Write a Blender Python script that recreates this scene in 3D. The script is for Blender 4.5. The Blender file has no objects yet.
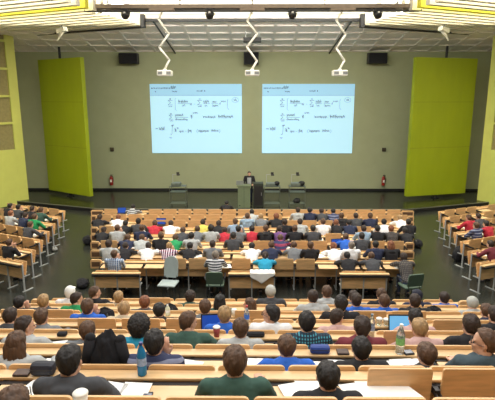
import bpy, bmesh, math, random
from mathutils import Vector, Matrix, noise
C = bpy.context.scene
COL = C.collection
PI = math.pi
R = math.radians
rnd = random.Random(7)

# ---------------------------------------------------------------- camera, world, light, exposure
CAMZ = 5.12
PITCH = R(12.0)
cam = bpy.data.cameras.new('camera')
cam.sensor_width = 36.0
cam.lens = 480 / 495 * 36.0
cam.clip_start = 0.05
camo = bpy.data.objects.new('camera', cam)
COL.objects.link(camo)
camo.location = (0, 0, CAMZ)
camo.rotation_euler = (PI / 2 - PITCH, 0, R(0.54))
C.camera = camo

w = bpy.data.worlds.new('world')
w.use_nodes = True
w.node_tree.nodes['Background'].inputs[0].default_value = (0.9, 0.95, 1, 1)
w.node_tree.nodes['Background'].inputs[1].default_value = 0.12
C.world = w

def area(name, loc, sx, sy, power, col=(1, 0.965, 0.92), rx=0):
    l = bpy.data.lights.new(name, 'AREA')
    l.shape = 'RECTANGLE'; l.size = sx; l.size_y = sy; l.energy = power; l.color = col
    o = bpy.data.objects.new(name, l); COL.objects.link(o)
    o.location = loc; o.rotation_euler = (rx, 0, 0)
    return o
# luminous ceiling fields over the audience (they hang just under the ceiling slab)
area('ceiling_light_field', (0, 3.2, 8.55), 9, 5.5, 600)
area('ceiling_light_field', (0, 12.2, 8.55), 11, 6.5, 1080)
area('ceiling_light_field', (-8.4, 12.4, 8.55), 4, 7.5, 270)
area('ceiling_light_field', (8.4, 12.4, 8.55), 4, 7.5, 270)
area('stage_fill_light', (0, 17.9, 8.12), 11, 0.2, 330, (1, 0.97, 0.88), R(74))  # no ceiling field: fill lamp added behind the beam to brighten stage wall and soffit

C.view_settings.view_transform = 'Standard'
C.view_settings.look = 'None'
C.view_settings.gamma = 1
C.view_settings.use_curve_mapping = False
C.view_settings.exposure = 0.0

# ---------------------------------------------------------------- calibration helpers
c_, s_ = math.cos(PITCH), math.sin(PITCH)
def zc(Y, h): return Y * c_ + h * s_
def worldx(px, Y, h): return (px - 252) / 480 * zc(Y, h)
def vproj(Y, h): return 200 + 480 * (h * c_ - Y * s_) / zc(Y, h)
def at_h(px, v, h):
    a = PITCH + math.atan((v - 200) / 480)
    Y = h / math.tan(a)
    return Vector((worldx(px, Y, h), Y, CAMZ - h))
def at_Y(px, v, Y):
    a = PITCH + math.atan((v - 200) / 480)
    h = Y * math.tan(a)
    return Vector((worldx(px, Y, h), Y, CAMZ - h))

# ---------------------------------------------------------------- materials
def srgb(r, g, b):
    f = lambda c: (c / 255 / 12.92) if c / 255 <= 0.04045 else ((c / 255 + 0.055) / 1.055) ** 2.4
    return (f(r), f(g), f(b), 1)
MATS = {}
def mat(name, col, rough=0.7, metal=0.0, var=0.12, scale=8.0, emit=None, estr=0.0, trans=0.0, bump=0.0, stretch=None, spec=0.5):
    if name in MATS: return MATS[name]
    m = bpy.data.materials.new(name); m.use_nodes = True
    nt = m.node_tree; b = nt.nodes['Principled BSDF']
    b.inputs['Roughness'].default_value = rough
    b.inputs['Metallic'].default_value = metal
    b.inputs['Specular IOR Level'].default_value = spec
    if trans:
        b.inputs['Transmission Weight'].default_value = trans
        b.inputs['Base Color'].default_value = col
    else:
        tc = nt.nodes.new('ShaderNodeTexCoord')
        mp = nt.nodes.new('ShaderNodeMapping')
        if stretch: mp.inputs['Scale'].default_value = stretch
        n = nt.nodes.new('ShaderNodeTexNoise'); n.inputs['Scale'].default_value = scale; n.inputs['Detail'].default_value = 4
        cr = nt.nodes.new('ShaderNodeValToRGB')
        cr.color_ramp.elements[0].position = 0.3; cr.color_ramp.elements[1].position = 0.7
        cr.color_ramp.elements[0].color = tuple(x * (1 - var) for x in col[:3]) + (1,)
        cr.color_ramp.elements[1].color = tuple(min(1, x * (1 + var)) for x in col[:3]) + (1,)
        L = nt.links.new
        L(tc.outputs['Object'], mp.inputs[0]); L(mp.outputs[0], n.inputs[0]); L(n.outputs[0], cr.inputs[0]); L(cr.outputs[0], b.inputs['Base Color'])
        if bump:
            bp = nt.nodes.new('ShaderNodeBump'); bp.inputs['Strength'].default_value = bump
            L(n.outputs[0], bp.inputs['Height']); L(bp.outputs[0], b.inputs['Normal'])
    if emit:
        b.inputs['Emission Color'].default_value = emit; b.inputs['Emission Strength'].default_value = estr
    MATS[name] = m
    return m
def stripe_mat(name, c1, c2, freq=22, axis='Z', duty=0.5, plaid=False, c3=None):
    if name in MATS: return MATS[name]
    m = bpy.data.materials.new(name); m.use_nodes = True
    nt = m.node_tree; b = nt.nodes['Principled BSDF']; b.inputs['Roughness'].default_value = 0.85
    tc = nt.nodes.new('ShaderNodeTexCoord'); L = nt.links.new
    def wave(ax, f):
        wv = nt.nodes.new('ShaderNodeTexWave'); wv.wave_type = 'BANDS'; wv.bands_direction = ax
        wv.inputs['Scale'].default_value = f; wv.inputs['Distortion'].default_value = 0.6
        L(tc.outputs['Object'], wv.inputs[0])
        cr = nt.nodes.new('ShaderNodeValToRGB'); cr.color_ramp.interpolation = 'CONSTANT'
        cr.color_ramp.elements[1].position = duty
        L(wv.outputs['Fac'], cr.inputs[0])
        return cr.outputs[0]
    mx = nt.nodes.new('ShaderNodeMix'); mx.data_type = 'RGBA'
    mx.inputs[6].default_value = c1; mx.inputs[7].default_value = c2
    L(wave(axis, freq / 6.28), mx.inputs[0]); out = mx.outputs[2]
    if plaid:
        m2 = nt.nodes.new('ShaderNodeMix'); m2.data_type = 'RGBA'
        L(wave('X', freq / 6.28), m2.inputs[0]); L(out, m2.inputs[6]); m2.inputs[7].default_value = c3 or c2
        out = m2.outputs[2]
    L(out, b.inputs['Base Color'])
    MATS[name] = m
    return m

M_wood = mat('beech_back_wood', srgb(216, 174, 122), 0.42, var=0.16, scale=3, stretch=(1.2, 6, 9))
M_rail = mat('beech_shelf_wood', srgb(214, 178, 128), 0.4, var=0.12, scale=3, stretch=(1.0, 8, 8))
M_desk = mat('desk_laminate_wood', srgb(216, 182, 136), 0.38, var=0.07, scale=3, stretch=(1, 7, 7))
M_steel = mat('grey_steel', srgb(176, 178, 176), 0.4, 0.3, var=0.08)
M_dsteel = mat('dark_steel', srgb(52, 50, 50), 0.45, 0.4, var=0.1)
M_black = mat('black_plastic', srgb(22, 22, 24), 0.5, var=0.1)
M_blackfab = mat('black_fabric', srgb(26, 26, 30), 0.95, var=0.3, scale=20, bump=0.3)
M_white = mat('white_plastic', srgb(228, 226, 216), 0.4, var=0.03)
M_paper = mat('white_paper', srgb(244, 243, 238), 0.8, var=0.02)
M_floor = mat('green_black_linoleum', srgb(50, 52, 47), 0.25, var=0.18, scale=1.2)
M_stage = mat('black_stage_floor', srgb(36, 38, 31), 0.24, var=0.15, scale=1.5)
M_steps = mat('dark_step_carpet', srgb(48, 46, 44), 0.9, var=0.15, scale=30)
M_wall = mat('grey_green_plaster', srgb(163, 168, 134), 0.8, var=0.03, scale=2)
M_side = mat('pale_side_plaster', srgb(196, 196, 176), 0.8, var=0.03, scale=2)
M_lime = mat('lime_green_lacquer', srgb(148, 162, 8), 0.55, var=0.05, scale=2, stretch=(1, 1, 0.3))
M_limep = mat('pale_lime_lacquer', srgb(198, 202, 104), 0.55, var=0.04, scale=2)
M_coff = mat('soffit_grey_white', srgb(232, 226, 220), 0.45, var=0.06, scale=1.5)
M_beam = mat('brown_grey_beam', srgb(118, 104, 92), 0.6, var=0.1)
M_baf = mat('cream_baffle', srgb(236, 230, 208), 0.6, var=0.03)
M_baf2 = mat('light_grey_baffle', srgb(222, 218, 204), 0.6, var=0.03)
M_bafy = mat('yellow_baffle', srgb(226, 218, 70), 0.6, var=0.03)
M_lum = mat('luminous_ceiling', srgb(255, 246, 220), 0.8, emit=(1, 0.93, 0.74, 1), estr=2.6)
M_lum2 = mat('luminous_side_sheet', srgb(255, 248, 230), 0.8, emit=(1, 0.95, 0.82, 1), estr=6.5)
M_glass = mat('clear_plastic', (0.85, 0.93, 0.9, 1), 0.08, trans=0.85)

# ---------------------------------------------------------------- mesh helpers
def bm_box(bm, cx, cy, cz, sx, sy, sz, rot=None, bev=0.0):
    r = bmesh.ops.create_cube(bm, size=1)
    vs = r['verts']
    bmesh.ops.scale(bm, vec=(sx, sy, sz), verts=vs)
    if bev:
        es = list({e for v in vs for e in v.link_edges})
        rr = bmesh.ops.bevel(bm, geom=es, offset=bev, segments=2, affect='EDGES', profile=0.5)
        vs = list({v for f in rr['faces'] for v in f.verts} | {v for v in vs if v.is_valid})
    if rot is not None: bmesh.ops.transform(bm, matrix=rot, verts=vs)
    bmesh.ops.translate(bm, vec=(cx, cy, cz), verts=vs)
    return vs
def bm_tube(bm, p1, p2, r1, r2=None, n=10, cap=True):
    p1, p2 = Vector(p1), Vector(p2); d = p2 - p1
    if d.length < 1e-6: return
    q = d.to_track_quat('Z', 'Y').to_matrix().to_4x4()
    bmesh.ops.create_cone(bm, cap_ends=cap, segments=n, radius1=r1, radius2=r1 if r2 is None else r2, depth=d.length,
                          matrix=Matrix.Translation((p1 + p2) / 2) @ q)
def bm_ball(bm, p, rx, ry=None, rz=None, rot=None, seg=14, M=None):
    ry = ry or rx; rz = rz or rx
    m = Matrix.Translation(p) @ (rot.to_4x4() if rot is not None else Matrix.Identity(4)) @ Matrix.Diagonal((rx, ry, rz, 1))
    return bmesh.ops.create_uvsphere(bm, u_segments=seg, v_segments=seg // 2 + 2, radius=1, matrix=m)['verts']
def bm_chain(bm, pts, rad, n=12):
    for i in range(len(pts) - 1):
        bm_tube(bm, pts[i], pts[i + 1], rad[i], rad[i + 1], n)
    for p, r in zip(pts, rad): bm_ball(bm, p, r, seg=n)
def bm_lathe(bm, prof, n=20, loc=(0, 0, 0)):
    rings = []
    for r, z in prof:
        if r < 1e-5: rings.append([bm.verts.new((loc[0], loc[1], loc[2] + z))])
        else: rings.append([bm.verts.new((loc[0] + r * math.cos(2 * PI * k / n), loc[1] + r * math.sin(2 * PI * k / n), loc[2] + z)) for k in range(n)])
    for a, b in zip(rings, rings[1:]):
        if len(a) == 1 and len(b) == 1: continue
        for k in range(n):
            k2 = (k + 1) % n
            if len(a) == 1: bm.faces.new((a[0], b[k2], b[k]))
            elif len(b) == 1: bm.faces.new((a[k], a[k2], b[0]))
            else: bm.faces.new((a[k], a[k2], b[k2], b[k]))
def bm_loft(bm, secs, n=20):
    # secs: (center, right vector, forward vector, rx, ry)
    rings = []
    for c, rt, fw, rx, ry in secs:
        rings.append([bm.verts.new(Vector(c) + rt * (rx * math.cos(2 * PI * k / n)) + fw * (ry * math.sin(2 * PI * k / n))) for k in range(n)])
    for a, b in zip(rings, rings[1:]):
        for k in range(n): bm.faces.new((a[k], a[(k + 1) % n], b[(k + 1) % n], b[k]))
    bm.faces.new(list(reversed(rings[0]))); bm.faces.new(rings[-1])
def bm_prism(bm, pts, z0, z1):
    a = [bm.verts.new((x, y, z0)) for x, y in pts]; b = [bm.verts.new((x, y, z1)) for x, y in pts]
    n = len(pts)
    for k in range(n): bm.faces.new((a[k], a[(k + 1) % n], b[(k + 1) % n], b[k]))
    bm.faces.new(list(reversed(a))); bm.faces.new(b)
    bmesh.ops.recalc_face_normals(bm, faces=bm.faces[:])
def mesh(name, bm, m, smooth=False):
    me = bpy.data.meshes.new(name); bm.normal_update(); bm.to_mesh(me); bm.free()
    if m: me.materials.append(m)
    if smooth:
        for p in me.polygons: p.use_smooth = True
    return me
def obj(name, bm_or_me, m=None, parent=None, smooth=False, loc=None, rotz=None):
    me = mesh(name, bm_or_me, m, smooth) if isinstance(bm_or_me, bmesh.types.BMesh) else bm_or_me
    o = bpy.data.objects.new(name, me); COL.objects.link(o)
    if parent: o.parent = parent
    if loc is not None: o.location = loc
    if rotz is not None: o.rotation_euler = (0, 0, rotz)
    return o
def tag(o, label, cat, group=None, kind=None):
    if label: o['label'] = label
    if cat: o['category'] = cat
    if group: o['group'] = group
    if kind: o['kind'] = kind
    return o
def thing(name, label, cat, loc=(0, 0, 0), rotz=0, group=None):
    o = bpy.data.objects.new(name, None); o.empty_display_size = 0.1; COL.objects.link(o)
    o.location = loc; o.rotation_euler = (0, 0, rotz)
    return tag(o, label, cat, group)
def struct(name, bm, m): 
    o = obj(name, bm, m); o['kind'] = 'structure'; return o
def copy_tree(o, parent=None):
    c = o.copy(); COL.objects.link(c); c.parent = parent
    for ch in list(o.children): copy_tree(ch, c)
    return c
def new(): return bmesh.new()
SCR = bpy.data.scenes.new('scratch')
def remeshed(name, bm, voxel, smooth_it=4):
    tmp = bpy.data.meshes.new('tmp'); bmesh.ops.recalc_face_normals(bm, faces=bm.faces[:]); bm.to_mesh(tmp); bm.free()
    o = bpy.data.objects.new('tmp', tmp); SCR.collection.objects.link(o)
    r = o.modifiers.new('r', 'REMESH'); r.mode = 'VOXEL'; r.voxel_size = voxel; r.use_smooth_shade = True
    s = o.modifiers.new('s', 'SMOOTH'); s.factor = 0.5; s.iterations = smooth_it
    vl = SCR.view_layers[0]; vl.update()
    dg = vl.depsgraph; dg.update()
    me = bpy.data.meshes.new_from_object(o.evaluated_get(dg)); me.name = name
    bpy.data.objects.remove(o); bpy.data.meshes.remove(tmp)
    for p in me.polygons: p.use_smooth = True
    return me
ORD = ['first', 'second', 'third', 'fourth', 'fifth', 'sixth', 'seventh', 'eighth', 'ninth', 'tenth', 'eleventh', 'twelfth', 'thirteenth',
       'fourteenth', 'fifteenth', 'sixteenth', 'seventeenth', 'eighteenth', 'nineteenth', 'twentieth']

# ================================================================= SETTING
WALLY = 25.7; STAGEZ = 0.18; WTOP = CAMZ + 2.26
b = new(); bm_box(b, 0, 15.5, -0.1, 27, 22, 0.2); struct('floor', b, M_floor)
b = new()
bm_prism(b, [(-13.4, 23.6), (-7.0, 21.25), (7.0, 21.25), (13.4, 23.6), (13.4, WALLY), (-13.4, WALLY)], 0.001, STAGEZ)
struct('floor_stage', b, M_stage)
b = new()
e = [(-13.3, 23.55), (-7.0, 21.24), (7.0, 21.24), (13.3, 23.55)]
for p, q in zip(e, e[1:]): bm_tube(b, (p[0], p[1] - 0.01, STAGEZ), (q[0], q[1] - 0.01, STAGEZ), 0.025, n=8)
b2 = new()
for p, q in zip(e, e[1:]):
    d_ = Vector((q[0]-p[0], q[1]-p[1], 0)); bm_box(b2, (p[0]+q[0])/2, (p[1]+q[1])/2 - 0.012, STAGEZ/2 - 0.01, d_.length, 0.02, STAGEZ - 0.03, rot=Matrix.Rotation(math.atan2(d_.y, d_.x), 4, 'Z'))
struct('trim_6', b2, M_black)
struct('trim_1', b, mat('stage_edge_metal', srgb(120, 120, 105), 0.4, 0.5))
b = new(); bm_box(b, 0, WALLY + 0.1, 4.2, 27, 0.2, 8.8); struct('wall_front', b, M_wall)
b = new(); bm_box(b, 0, WALLY - 0.015, STAGEZ + 0.06, 26.6, 0.03, 0.12); struct('baseboard_front', b, M_black)
for s, nm in ((-1, 'wall_left'), (1, 'wall_right')):
    b = new(); bm_box(b, s * 13.5, 10.9, 4.4, 0.2, 30, 9.2)
    # vertical ribs on the side walls beside the seats
    for k in range(20): bm_box(b, s * 13.36, 3.0 + k * 1.0, 3.2, 0.06, 0.12, 6.4)
    struct(nm, b, M_side)
b = new(); bm_box(b, 0, -4.1, 4.4, 27, 0.2, 9.2); struct('wall_back', b, M_side)
b = new(); bm_box(b, 0, 8.4, 8.78, 27, 25.2, 0.1); struct('ceiling', b, M_beam)

# stepped rear floor
RY0, RH0, RDY, RDH = 3.40, 2.05, 0.76, 0.24
def rear_rim(k): return RY0 + RDY * k, CAMZ - (RH0 + RDH * k)
def rear_floor(k): return CAMZ - (2.85 + RDH * k)
b = new()
for k in range(-5, 7):
    y0 = RY0 + RDY * (k - 1) + 0.05; y1 = RY0 + RDY * k + 0.05
    if k == 6: y1 += 0.12
    if k == -5: y0 = -4
    z = rear_floor(k)
    bm_box(b, 0, (y0 + y1) / 2, z / 2, 10.0, y1 - y0, z)
struct('floor_rear', b, M_steps)

# sloped coffered soffit over the stage
SL = math.tan(R(10.2)); SY0 = 20.9
def soff_z(Y): return WTOP + SL * (WALLY - Y)
b = new()
ang = math.atan(SL); Lm = (WALLY - SY0) / math.cos(ang)
rotm = Matrix.Rotation(-ang, 4, 'X')
def soff_box(cx, t, sx, sy, sz, drop):    # t: distance along the slope from the wall
    y = WALLY - t * math.cos(ang); z = WTOP + t * math.sin(ang)
    vs = bm_box(b, 0, 0, 0, sx, sy, sz, rot=rotm)
    bmesh.ops.translate(b, vec=(cx, y, z + 0.14 - drop), verts=vs)
soff_box(0, Lm / 2, 26.6, Lm, 0.06, 0.0)
nx = 25
for i in range(-12, 13): soff_box(i * 1.0, Lm / 2, 0.14, Lm, 0.10, 0.03)
for j in range(6): soff_box(0, j * Lm / 5, 26.6, 0.16, 0.10, 0.028)
struct('ceiling_soffit', b, M_coff)
for n_, s in ((2, -1), (3, 1)):
    b = new(); bm_tube(b, (s * 3.95, WALLY - 0.02, soff_z(WALLY) - 0.02), (s * 4.1, SY0, soff_z(SY0) - 0.02), 0.035, n=8)
    struct('trim_%d' % n_, b, M_black)
b = new(); bm_box(b, 0, SY0 - 0.05, soff_z(SY0) - 0.0, 9.2, 0.1, 0.09); struct('trim_4', b, M_black)
# fascia above the soffit front, closing to the slab
b = new(); bm_box(b, 0, SY0 + 0.05, (soff_z(SY0) + 8.78) / 2 + 0.1, 26.6, 0.06, 8.78 - soff_z(SY0) - 0.1); struct('wall_soffit', b, M_baf)

# luminous centre ceiling strips + cross beam
def lum(name, cx, cy, z, sx, sy, label, rot=0):
    o = tag(obj(name, (lambda bb: (bm_box(bb, 0, 0, 0, sx, sy, 0.04), bb)[1])(new()), M_lum), label, 'ceiling light')
    o.location = (cx, cy, z); o.rotation_euler = (0, 0, rot)
    return o
lum('light_strip', 0, 19.4, 8.50, 9.0, 2.3, 'bright luminous ceiling strip right in front of the coffered stage soffit')
lum('light_strip', 0, 16.2, 8.56, 8.6, 2.0, 'bright luminous ceiling strip on the audience side of the projector beam')
t = thing('ceiling_beam', 'long brown-grey ceiling beam carrying the projectors and black spotlights', 'beam', (0, 17.6, 8.08))
b = new(); bm_box(b, 0, 0, 0.12, 11.2, 0.34, 0.13); obj('beam_body', b, M_beam, t)
b = new(); bm_box(b, 0, -0.10, -0.02, 11.6, 0.06, 0.06); bm_box(b, 0, 0.13, -0.0, 11.6, 0.06, 0.06); obj('track_rail', b, M_dsteel, t)
b = new()
for x in (-5, -2.5, 0, 2.5, 5): bm_tube(b, (x, 0, 0.2), (x, 0, 0.64), 0.03)
obj('hanger', b, M_steel, t)
t = thing('ceiling_beam', 'second slimmer cream beam nearest the top edge of view', 'beam', (0, 15.9, 8.10))
b = new(); bm_box(b, 0, 0, 0.1, 9.4, 0.2, 0.12); obj('beam_body', b, M_baf, t)
b = new()
for x in (-4, 0, 4): bm_tube(b, (x, 0, 0.1), (x, 0, 0.40), 0.03)
obj('hanger', b, M_steel, t)

# side fields of hanging baffles
ROWA = R(23.5)
for s, side in ((-1, 'left'), (1, 'right')):
    nb = 14
    for i in range(nb):
        ix = -4.57 - i * 0.5 * 0.235; iy = 20.8 - i * 0.5 * 0.97
        ln = 9.6
        dx, dy = -math.cos(ROWA), math.sin(ROWA)
        # keep inside the side wall
        ln = min(ln, (13.3 + ix) / math.cos(ROWA) - 0.1)
        cx, cy = ix + dx * ln / 2, iy + dy * ln / 2
        bb = new(); bm_box(bb, 0, 0, 0, ln, 0.18, 0.46, bev=0.008)
        o = obj('ceiling_baffle', bb, M_bafy if i in (8,) else (M_baf if i % 2 == 0 else M_baf2))
        tag(o, '%s hanging ceiling baffle, %s from the stage in the %s field' % ('yellow' if i in (8,) else 'cream', ORD[i], side), 'ceiling baffle',
            'hanging baffles of the %s ceiling field' % side)
        o.location = (-s * cx, cy, CAMZ + 2.9 + 0.255); o.rotation_euler = (0, 0, s * ROWA)
        if s < 0: o.location = (cx, cy, CAMZ + 2.9 + 0.255); o.rotation_euler = (0, 0, -ROWA)
    # luminous sheet above the baffles
    bb = new()
    pts = [(-4.5, 20.75), (-13.25, 20.75 + 8.75 * math.tan(ROWA) - 0.9), (-13.25, 14.0), (-6.1, 14.0)]
    if s > 0: pts = [(-x, y) for x, y in reversed(pts)]
    pts = [(x, min(y, 20.85)) for x, y in pts]
    bm_prism(bb, pts, 8.56, 8.60)
    tag(obj('light_sheet', bb, M_lum2), 'luminous sheet above the %s field of hanging baffles' % side, 'ceiling light')
    # dark fascia at the inner corner
    bb = new(); bm_box(bb, s * 4.48, 20.72, CAMZ + 3.08, 0.16, 0.3, 0.5)
    struct('trim_%s' % side, bb, M_black)
    # dark edge under the first baffle
    a = Vector((s * 4.6, 20.86, CAMZ + 2.86)); d = Vector((s * math.cos(ROWA), math.sin(ROWA), 0)) * 9.3
    bb = new(); bm_tube(bb, a, a + d, 0.045, n=8); struct('trim_edge_%s' % side, bb, M_dsteel)

# wing panels beside the stage
for s, side in ((-1, 'left'), (1, 'right')):
    t = thing('wing_panel', 'tall pale lime wing panel with dark window slots at the %s wall' % side, 'wall panel', (s * 11.66, 22.8, 0), s * -R(51),
              'pale lime wing panels flanking the hall')
    bb = new()
    W_ = 1.5; H_ = 8.0
    bm_box(bb, -s * -(W_ / 2 - 0.14), 0, H_ / 2 , 0.28, 0.16, H_); bm_box(bb, -s * (W_ / 2 - 0.21), 0, H_ / 2, 0.42, 0.16, H_)
    bm_box(bb, 0, 0, 1.35, W_ - 0.01, 0.156, 2.7)
    for k in range(1, 5): bm_box(bb, 0, 0, 2.7 + k * 1.25, W_, 0.15, 0.10)
    obj('panel', bb, M_limep, t)
    bb = new(); bm_box(bb, s * 0.07, 0.03, 5.3, 0.82, 0.04, 5.3); obj('window_slot', bb, mat('brown_slot_grille', srgb(140, 130, 84), 0.7), t)

# pivoting lime acoustic boards
def board(p1, p2, label):
    p1, p2 = Vector(p1), Vector(p2); mid = (p1 + p2) / 2; d = p2 - p1
    t = thing('acoustic_board', label, 'acoustic board', (mid.x, mid.y, STAGEZ), math.atan2(d.y, d.x), 'lime pivoting boards beside the screens')
    bb = new(); L_ = d.length; H0, H1 = 0.16, CAMZ + 1.87 - STAGEZ
    bm_box(bb, 0, 0.10, (H0 + H1) / 2, L_, 0.22, H1 - H0, bev=0.012)
    o = obj('board', bb, M_lime, t)
    bb = new()
    for z in (2.55, 4.75): bm_box(bb, 0, -0.012, z, L_ - 0.02, 0.004, 0.012)
    obj('seam', bb, mat('olive_seam', srgb(120, 122, 20), 0.7), t)
    bb = new(); bm_tube(bb, (0, 0.1, 0), (0, 0.1, H0), 0.09, n=14); bm_tube(bb, (0, 0.1, H1), (0, 0.1, H1 + 0.55), 0.06, n=14); bm_tube(bb, (0, 0.1, 0), (0, 0.1, 0.03), 0.2, n=20)
    obj('pivot_pole', bb, M_black, t)
board(((-10.8), 25.0, 0), ((-8.02), 23.2, 0), 'tall lime green board on a pivot pole left of the screens')
board((7.65, 23.35, 0), (10.95, 24.3, 0), 'tall lime green board on a pivot pole right of the screens')

# ================================================================= PROJECTED SCREENS
M_screen = mat('screen_light', srgb(150, 190, 205), 0.9, var=0.02, emit=srgb(178, 220, 238), estr=0.74)
M_screenh = mat('screen_header', srgb(130, 170, 190), 0.9, var=0.02, emit=srgb(150, 196, 224), estr=0.74)
M_ink = mat('dark_ink', srgb(60, 84, 110), 0.9)
def ribbon(bm, pts, wd=0.022):
    wd *= 0.62
    for (x0, z0), (x1, z1) in zip(pts, pts[1:]):
        d = Vector((x1 - x0, z1 - z0)); 
        if d.length < 1e-6: continue
        n_ = Vector((-d.y, d.x)).normalized() * wd / 2; e_ = d.normalized() * wd * 0.3
        vs = [bm.verts.new((x0 - e_.x + n_.x, 0, z0 - e_.y + n_.y)), bm.verts.new((x0 - e_.x - n_.x, 0, z0 - e_.y - n_.y)),
              bm.verts.new((x1 + e_.x - n_.x, 0, z1 + e_.y - n_.y)), bm.verts.new((x1 + e_.x + n_.x, 0, z1 + e_.y + n_.y))]
        bm.faces.new(vs)
SW, SH = 4.80, 3.60
def writing():
    bm = new(); K = SW / 448.0
    X = lambda x: (x - 30) * K - SW / 2
    Z = lambda y: SH / 2 - (y - 10) * SH / 345
    def st(pts, wd=0.022): ribbon(bm, [(X(x), Z(y)) for x, y in pts], wd)
    def sigma(x, y, r=11, lim=True):
        st([(x + r, y - r), (x - r, y - r), (x + 2, y), (x - r, y + r), (x + r, y + r)], 0.026)
        if lim: word(x - 8, y + r + 8, 18, 5); word(x - 4, y - r - 7, 8, 4)
    def integ(x, y, r=20):
        st([(x + 8, y - r), (x + 4, y - r - 4), (x, y - r + 3), (x - 1, y), (x - 2, y + r - 3), (x - 6, y + r + 3), (x - 10, y + r - 1)], 0.026)
    def word(x, y, wd, h, seed=None, letters=None):
        q = random.Random(seed if seed is not None else int(x * 7 + y))
        n_ = max(3, int(wd / 4)); pts = []
        for i in range(n_ * 2):
            a = 0.5 if i % 2 else -0.5
            if q.random() < 0.22: a *= 1.9
            pts.append((x + wd * i / (n_ * 2 - 1) + q.uniform(-1, 1), y + a * h))
        st(pts, 0.019)
    def circ(x, y, rx, ry): st([(x + rx * math.cos(k * PI / 8), y + ry * math.sin(k * PI / 8)) for k in range(17)], 0.018)
    # toolbar marks and header line
    for x in range(36, 150, 8): word(x, 30, 5, 4, seed=x)
    word(132, 24, 26, 6); word(140, 46, 24, 5); word(258, 44, 30, 5); word(296, 44, 4, 5); word(56, 48, 5, 4)
    st([(31, 66), (477, 66)], 0.014)
    # line 1
    sigma(128, 101); st([(158, 78), (152, 84), (152, 134), (158, 140)])
    word(166, 96, 48, 10); st([(164, 106), (220, 106)]); word(186, 116, 14, 8); word(222, 108, 12, 9); st([(243, 108), (251, 108)])
    sigma(272, 101); word(290, 96, 28, 10); st([(288, 106), (322, 106)]); word(296, 116, 14, 8)
    word(334, 97, 20, 9); st([(330, 106), (362, 106)]); word(334, 116, 28, 7); word(376, 94, 24, 5); st([(366, 110), (374, 100), (372, 112)])
    st([(412, 84), (408, 92), (409, 128), (416, 136)]); circ(446, 88, 16, 12); word(438, 88, 16, 8)
    # line 2
    sigma(130, 173, 10); word(150, 163, 40, 9); st([(148, 174), (214, 174)]); word(150, 185, 62, 7); word(226, 168, 9, 14); word(236, 152, 26, 5)
    word(286, 172, 62, 8); word(362, 170, 74, 9); st([(362, 160), (366, 180)]); st([(392, 158), (390, 180)])
    # line 3
    word(50, 230, 12, 6); word(68, 232, 28, 12); integ(134, 236, 22); word(128, 214, 12, 5); word(118, 276, 14, 5)
    word(146, 240, 8, 14); word(156, 228, 10, 5); word(168, 244, 22, 9); st([(196, 243), (204, 243)]); word(210, 242, 20, 12)
    st([(258, 234), (254, 243), (258, 252)]); word(262, 242, 52, 9); word(326, 241, 36, 9); st([(368, 234), (371, 243), (366, 252)])
    return mesh('handwriting', bm, M_ink)
wr = writing()
for px, side in ((196.2, 'left'), (307.6, 'right')):
    p = at_Y(px, 118.2, WALLY - 0.06)
    t = thing('projection_screen', 'bright blue-white projected %s screen with handwritten formulas' % side, 'projection screen', (p.x, WALLY - 0.05, CAMZ - 1.09), 0,
              'projected screens on the stage wall')
    bb = new(); bm_box(bb, 0, 0, 0, SW, 0.03, SH); obj('screen', bb, M_screen, t)
    bb = new(); bm_box(bb, 0, -0.017, SH / 2 - 0.29, SW, 0.006, 0.58); obj('header_band', bb, M_screenh, t)
    o = obj('handwriting', wr, None, t); o.location = (0, -0.024, 0)

# ================================================================= CEILING EQUIPMENT
def proj_pts(lst, Y): return [at_Y(x, v, Y) for x, v in lst]
for lst, side in (([(161.6, 11), (158.2, 19), (168.3, 34), (159, 47.5), (169, 60), (164.5, 69)], 'left'),
                  ([(252, 11), (247, 21), (256.7, 34), (246.7, 47), (256.7, 61), (252, 69)], 'middle'),
                  ([(342, 11), (336, 20.6), (345, 35), (336, 48.5), (344, 60.6), (339.4, 69)], 'right')):
    P = proj_pts(lst, 17.4); base = P[0]
    t = thing('ceiling_projector', 'white projector on a zigzag folding arm, %s of three' % side, 'projector', base, 0, 'projectors hanging on zigzag arms')
    L_ = [p - base for p in P]
    bb = new(); bm_chain(bb, L_, [0.036] * 6, 10); obj('zigzag_arm', bb, M_white, t, True)
    bb = new(); bm_box(bb, 0, 0, 0.03, 0.85, 0.3, 0.08, bev=0.01); obj('mount_plate', bb, M_beam, t)
    e = L_[-1]
    bb = new(); bm_box(bb, e.x, 0, e.z - 0.14, 0.50, 0.42, 0.19, bev=0.03); bm_tube(bb, (e.x, 0, e.z), (e.x, 0, e.z - 0.06), 0.07)
    pb = obj('projector_body', bb, M_white, t)
    bb = new()
    for dx in (-0.14, 0.16): bm_box(bb, e.x + dx, -0.212, e.z - 0.14, 0.16, 0.01, 0.1)
    obj('vent', bb, mat('grey_vent', srgb(120, 122, 118), 0.6), pb)
    bb = new(); bm_tube(bb, (e.x + 0.1, 0.2, e.z - 0.14), (e.x + 0.1, 0.26, e.z - 0.14), 0.06, n=16); obj('lens', bb, M_black, pb)
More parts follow.
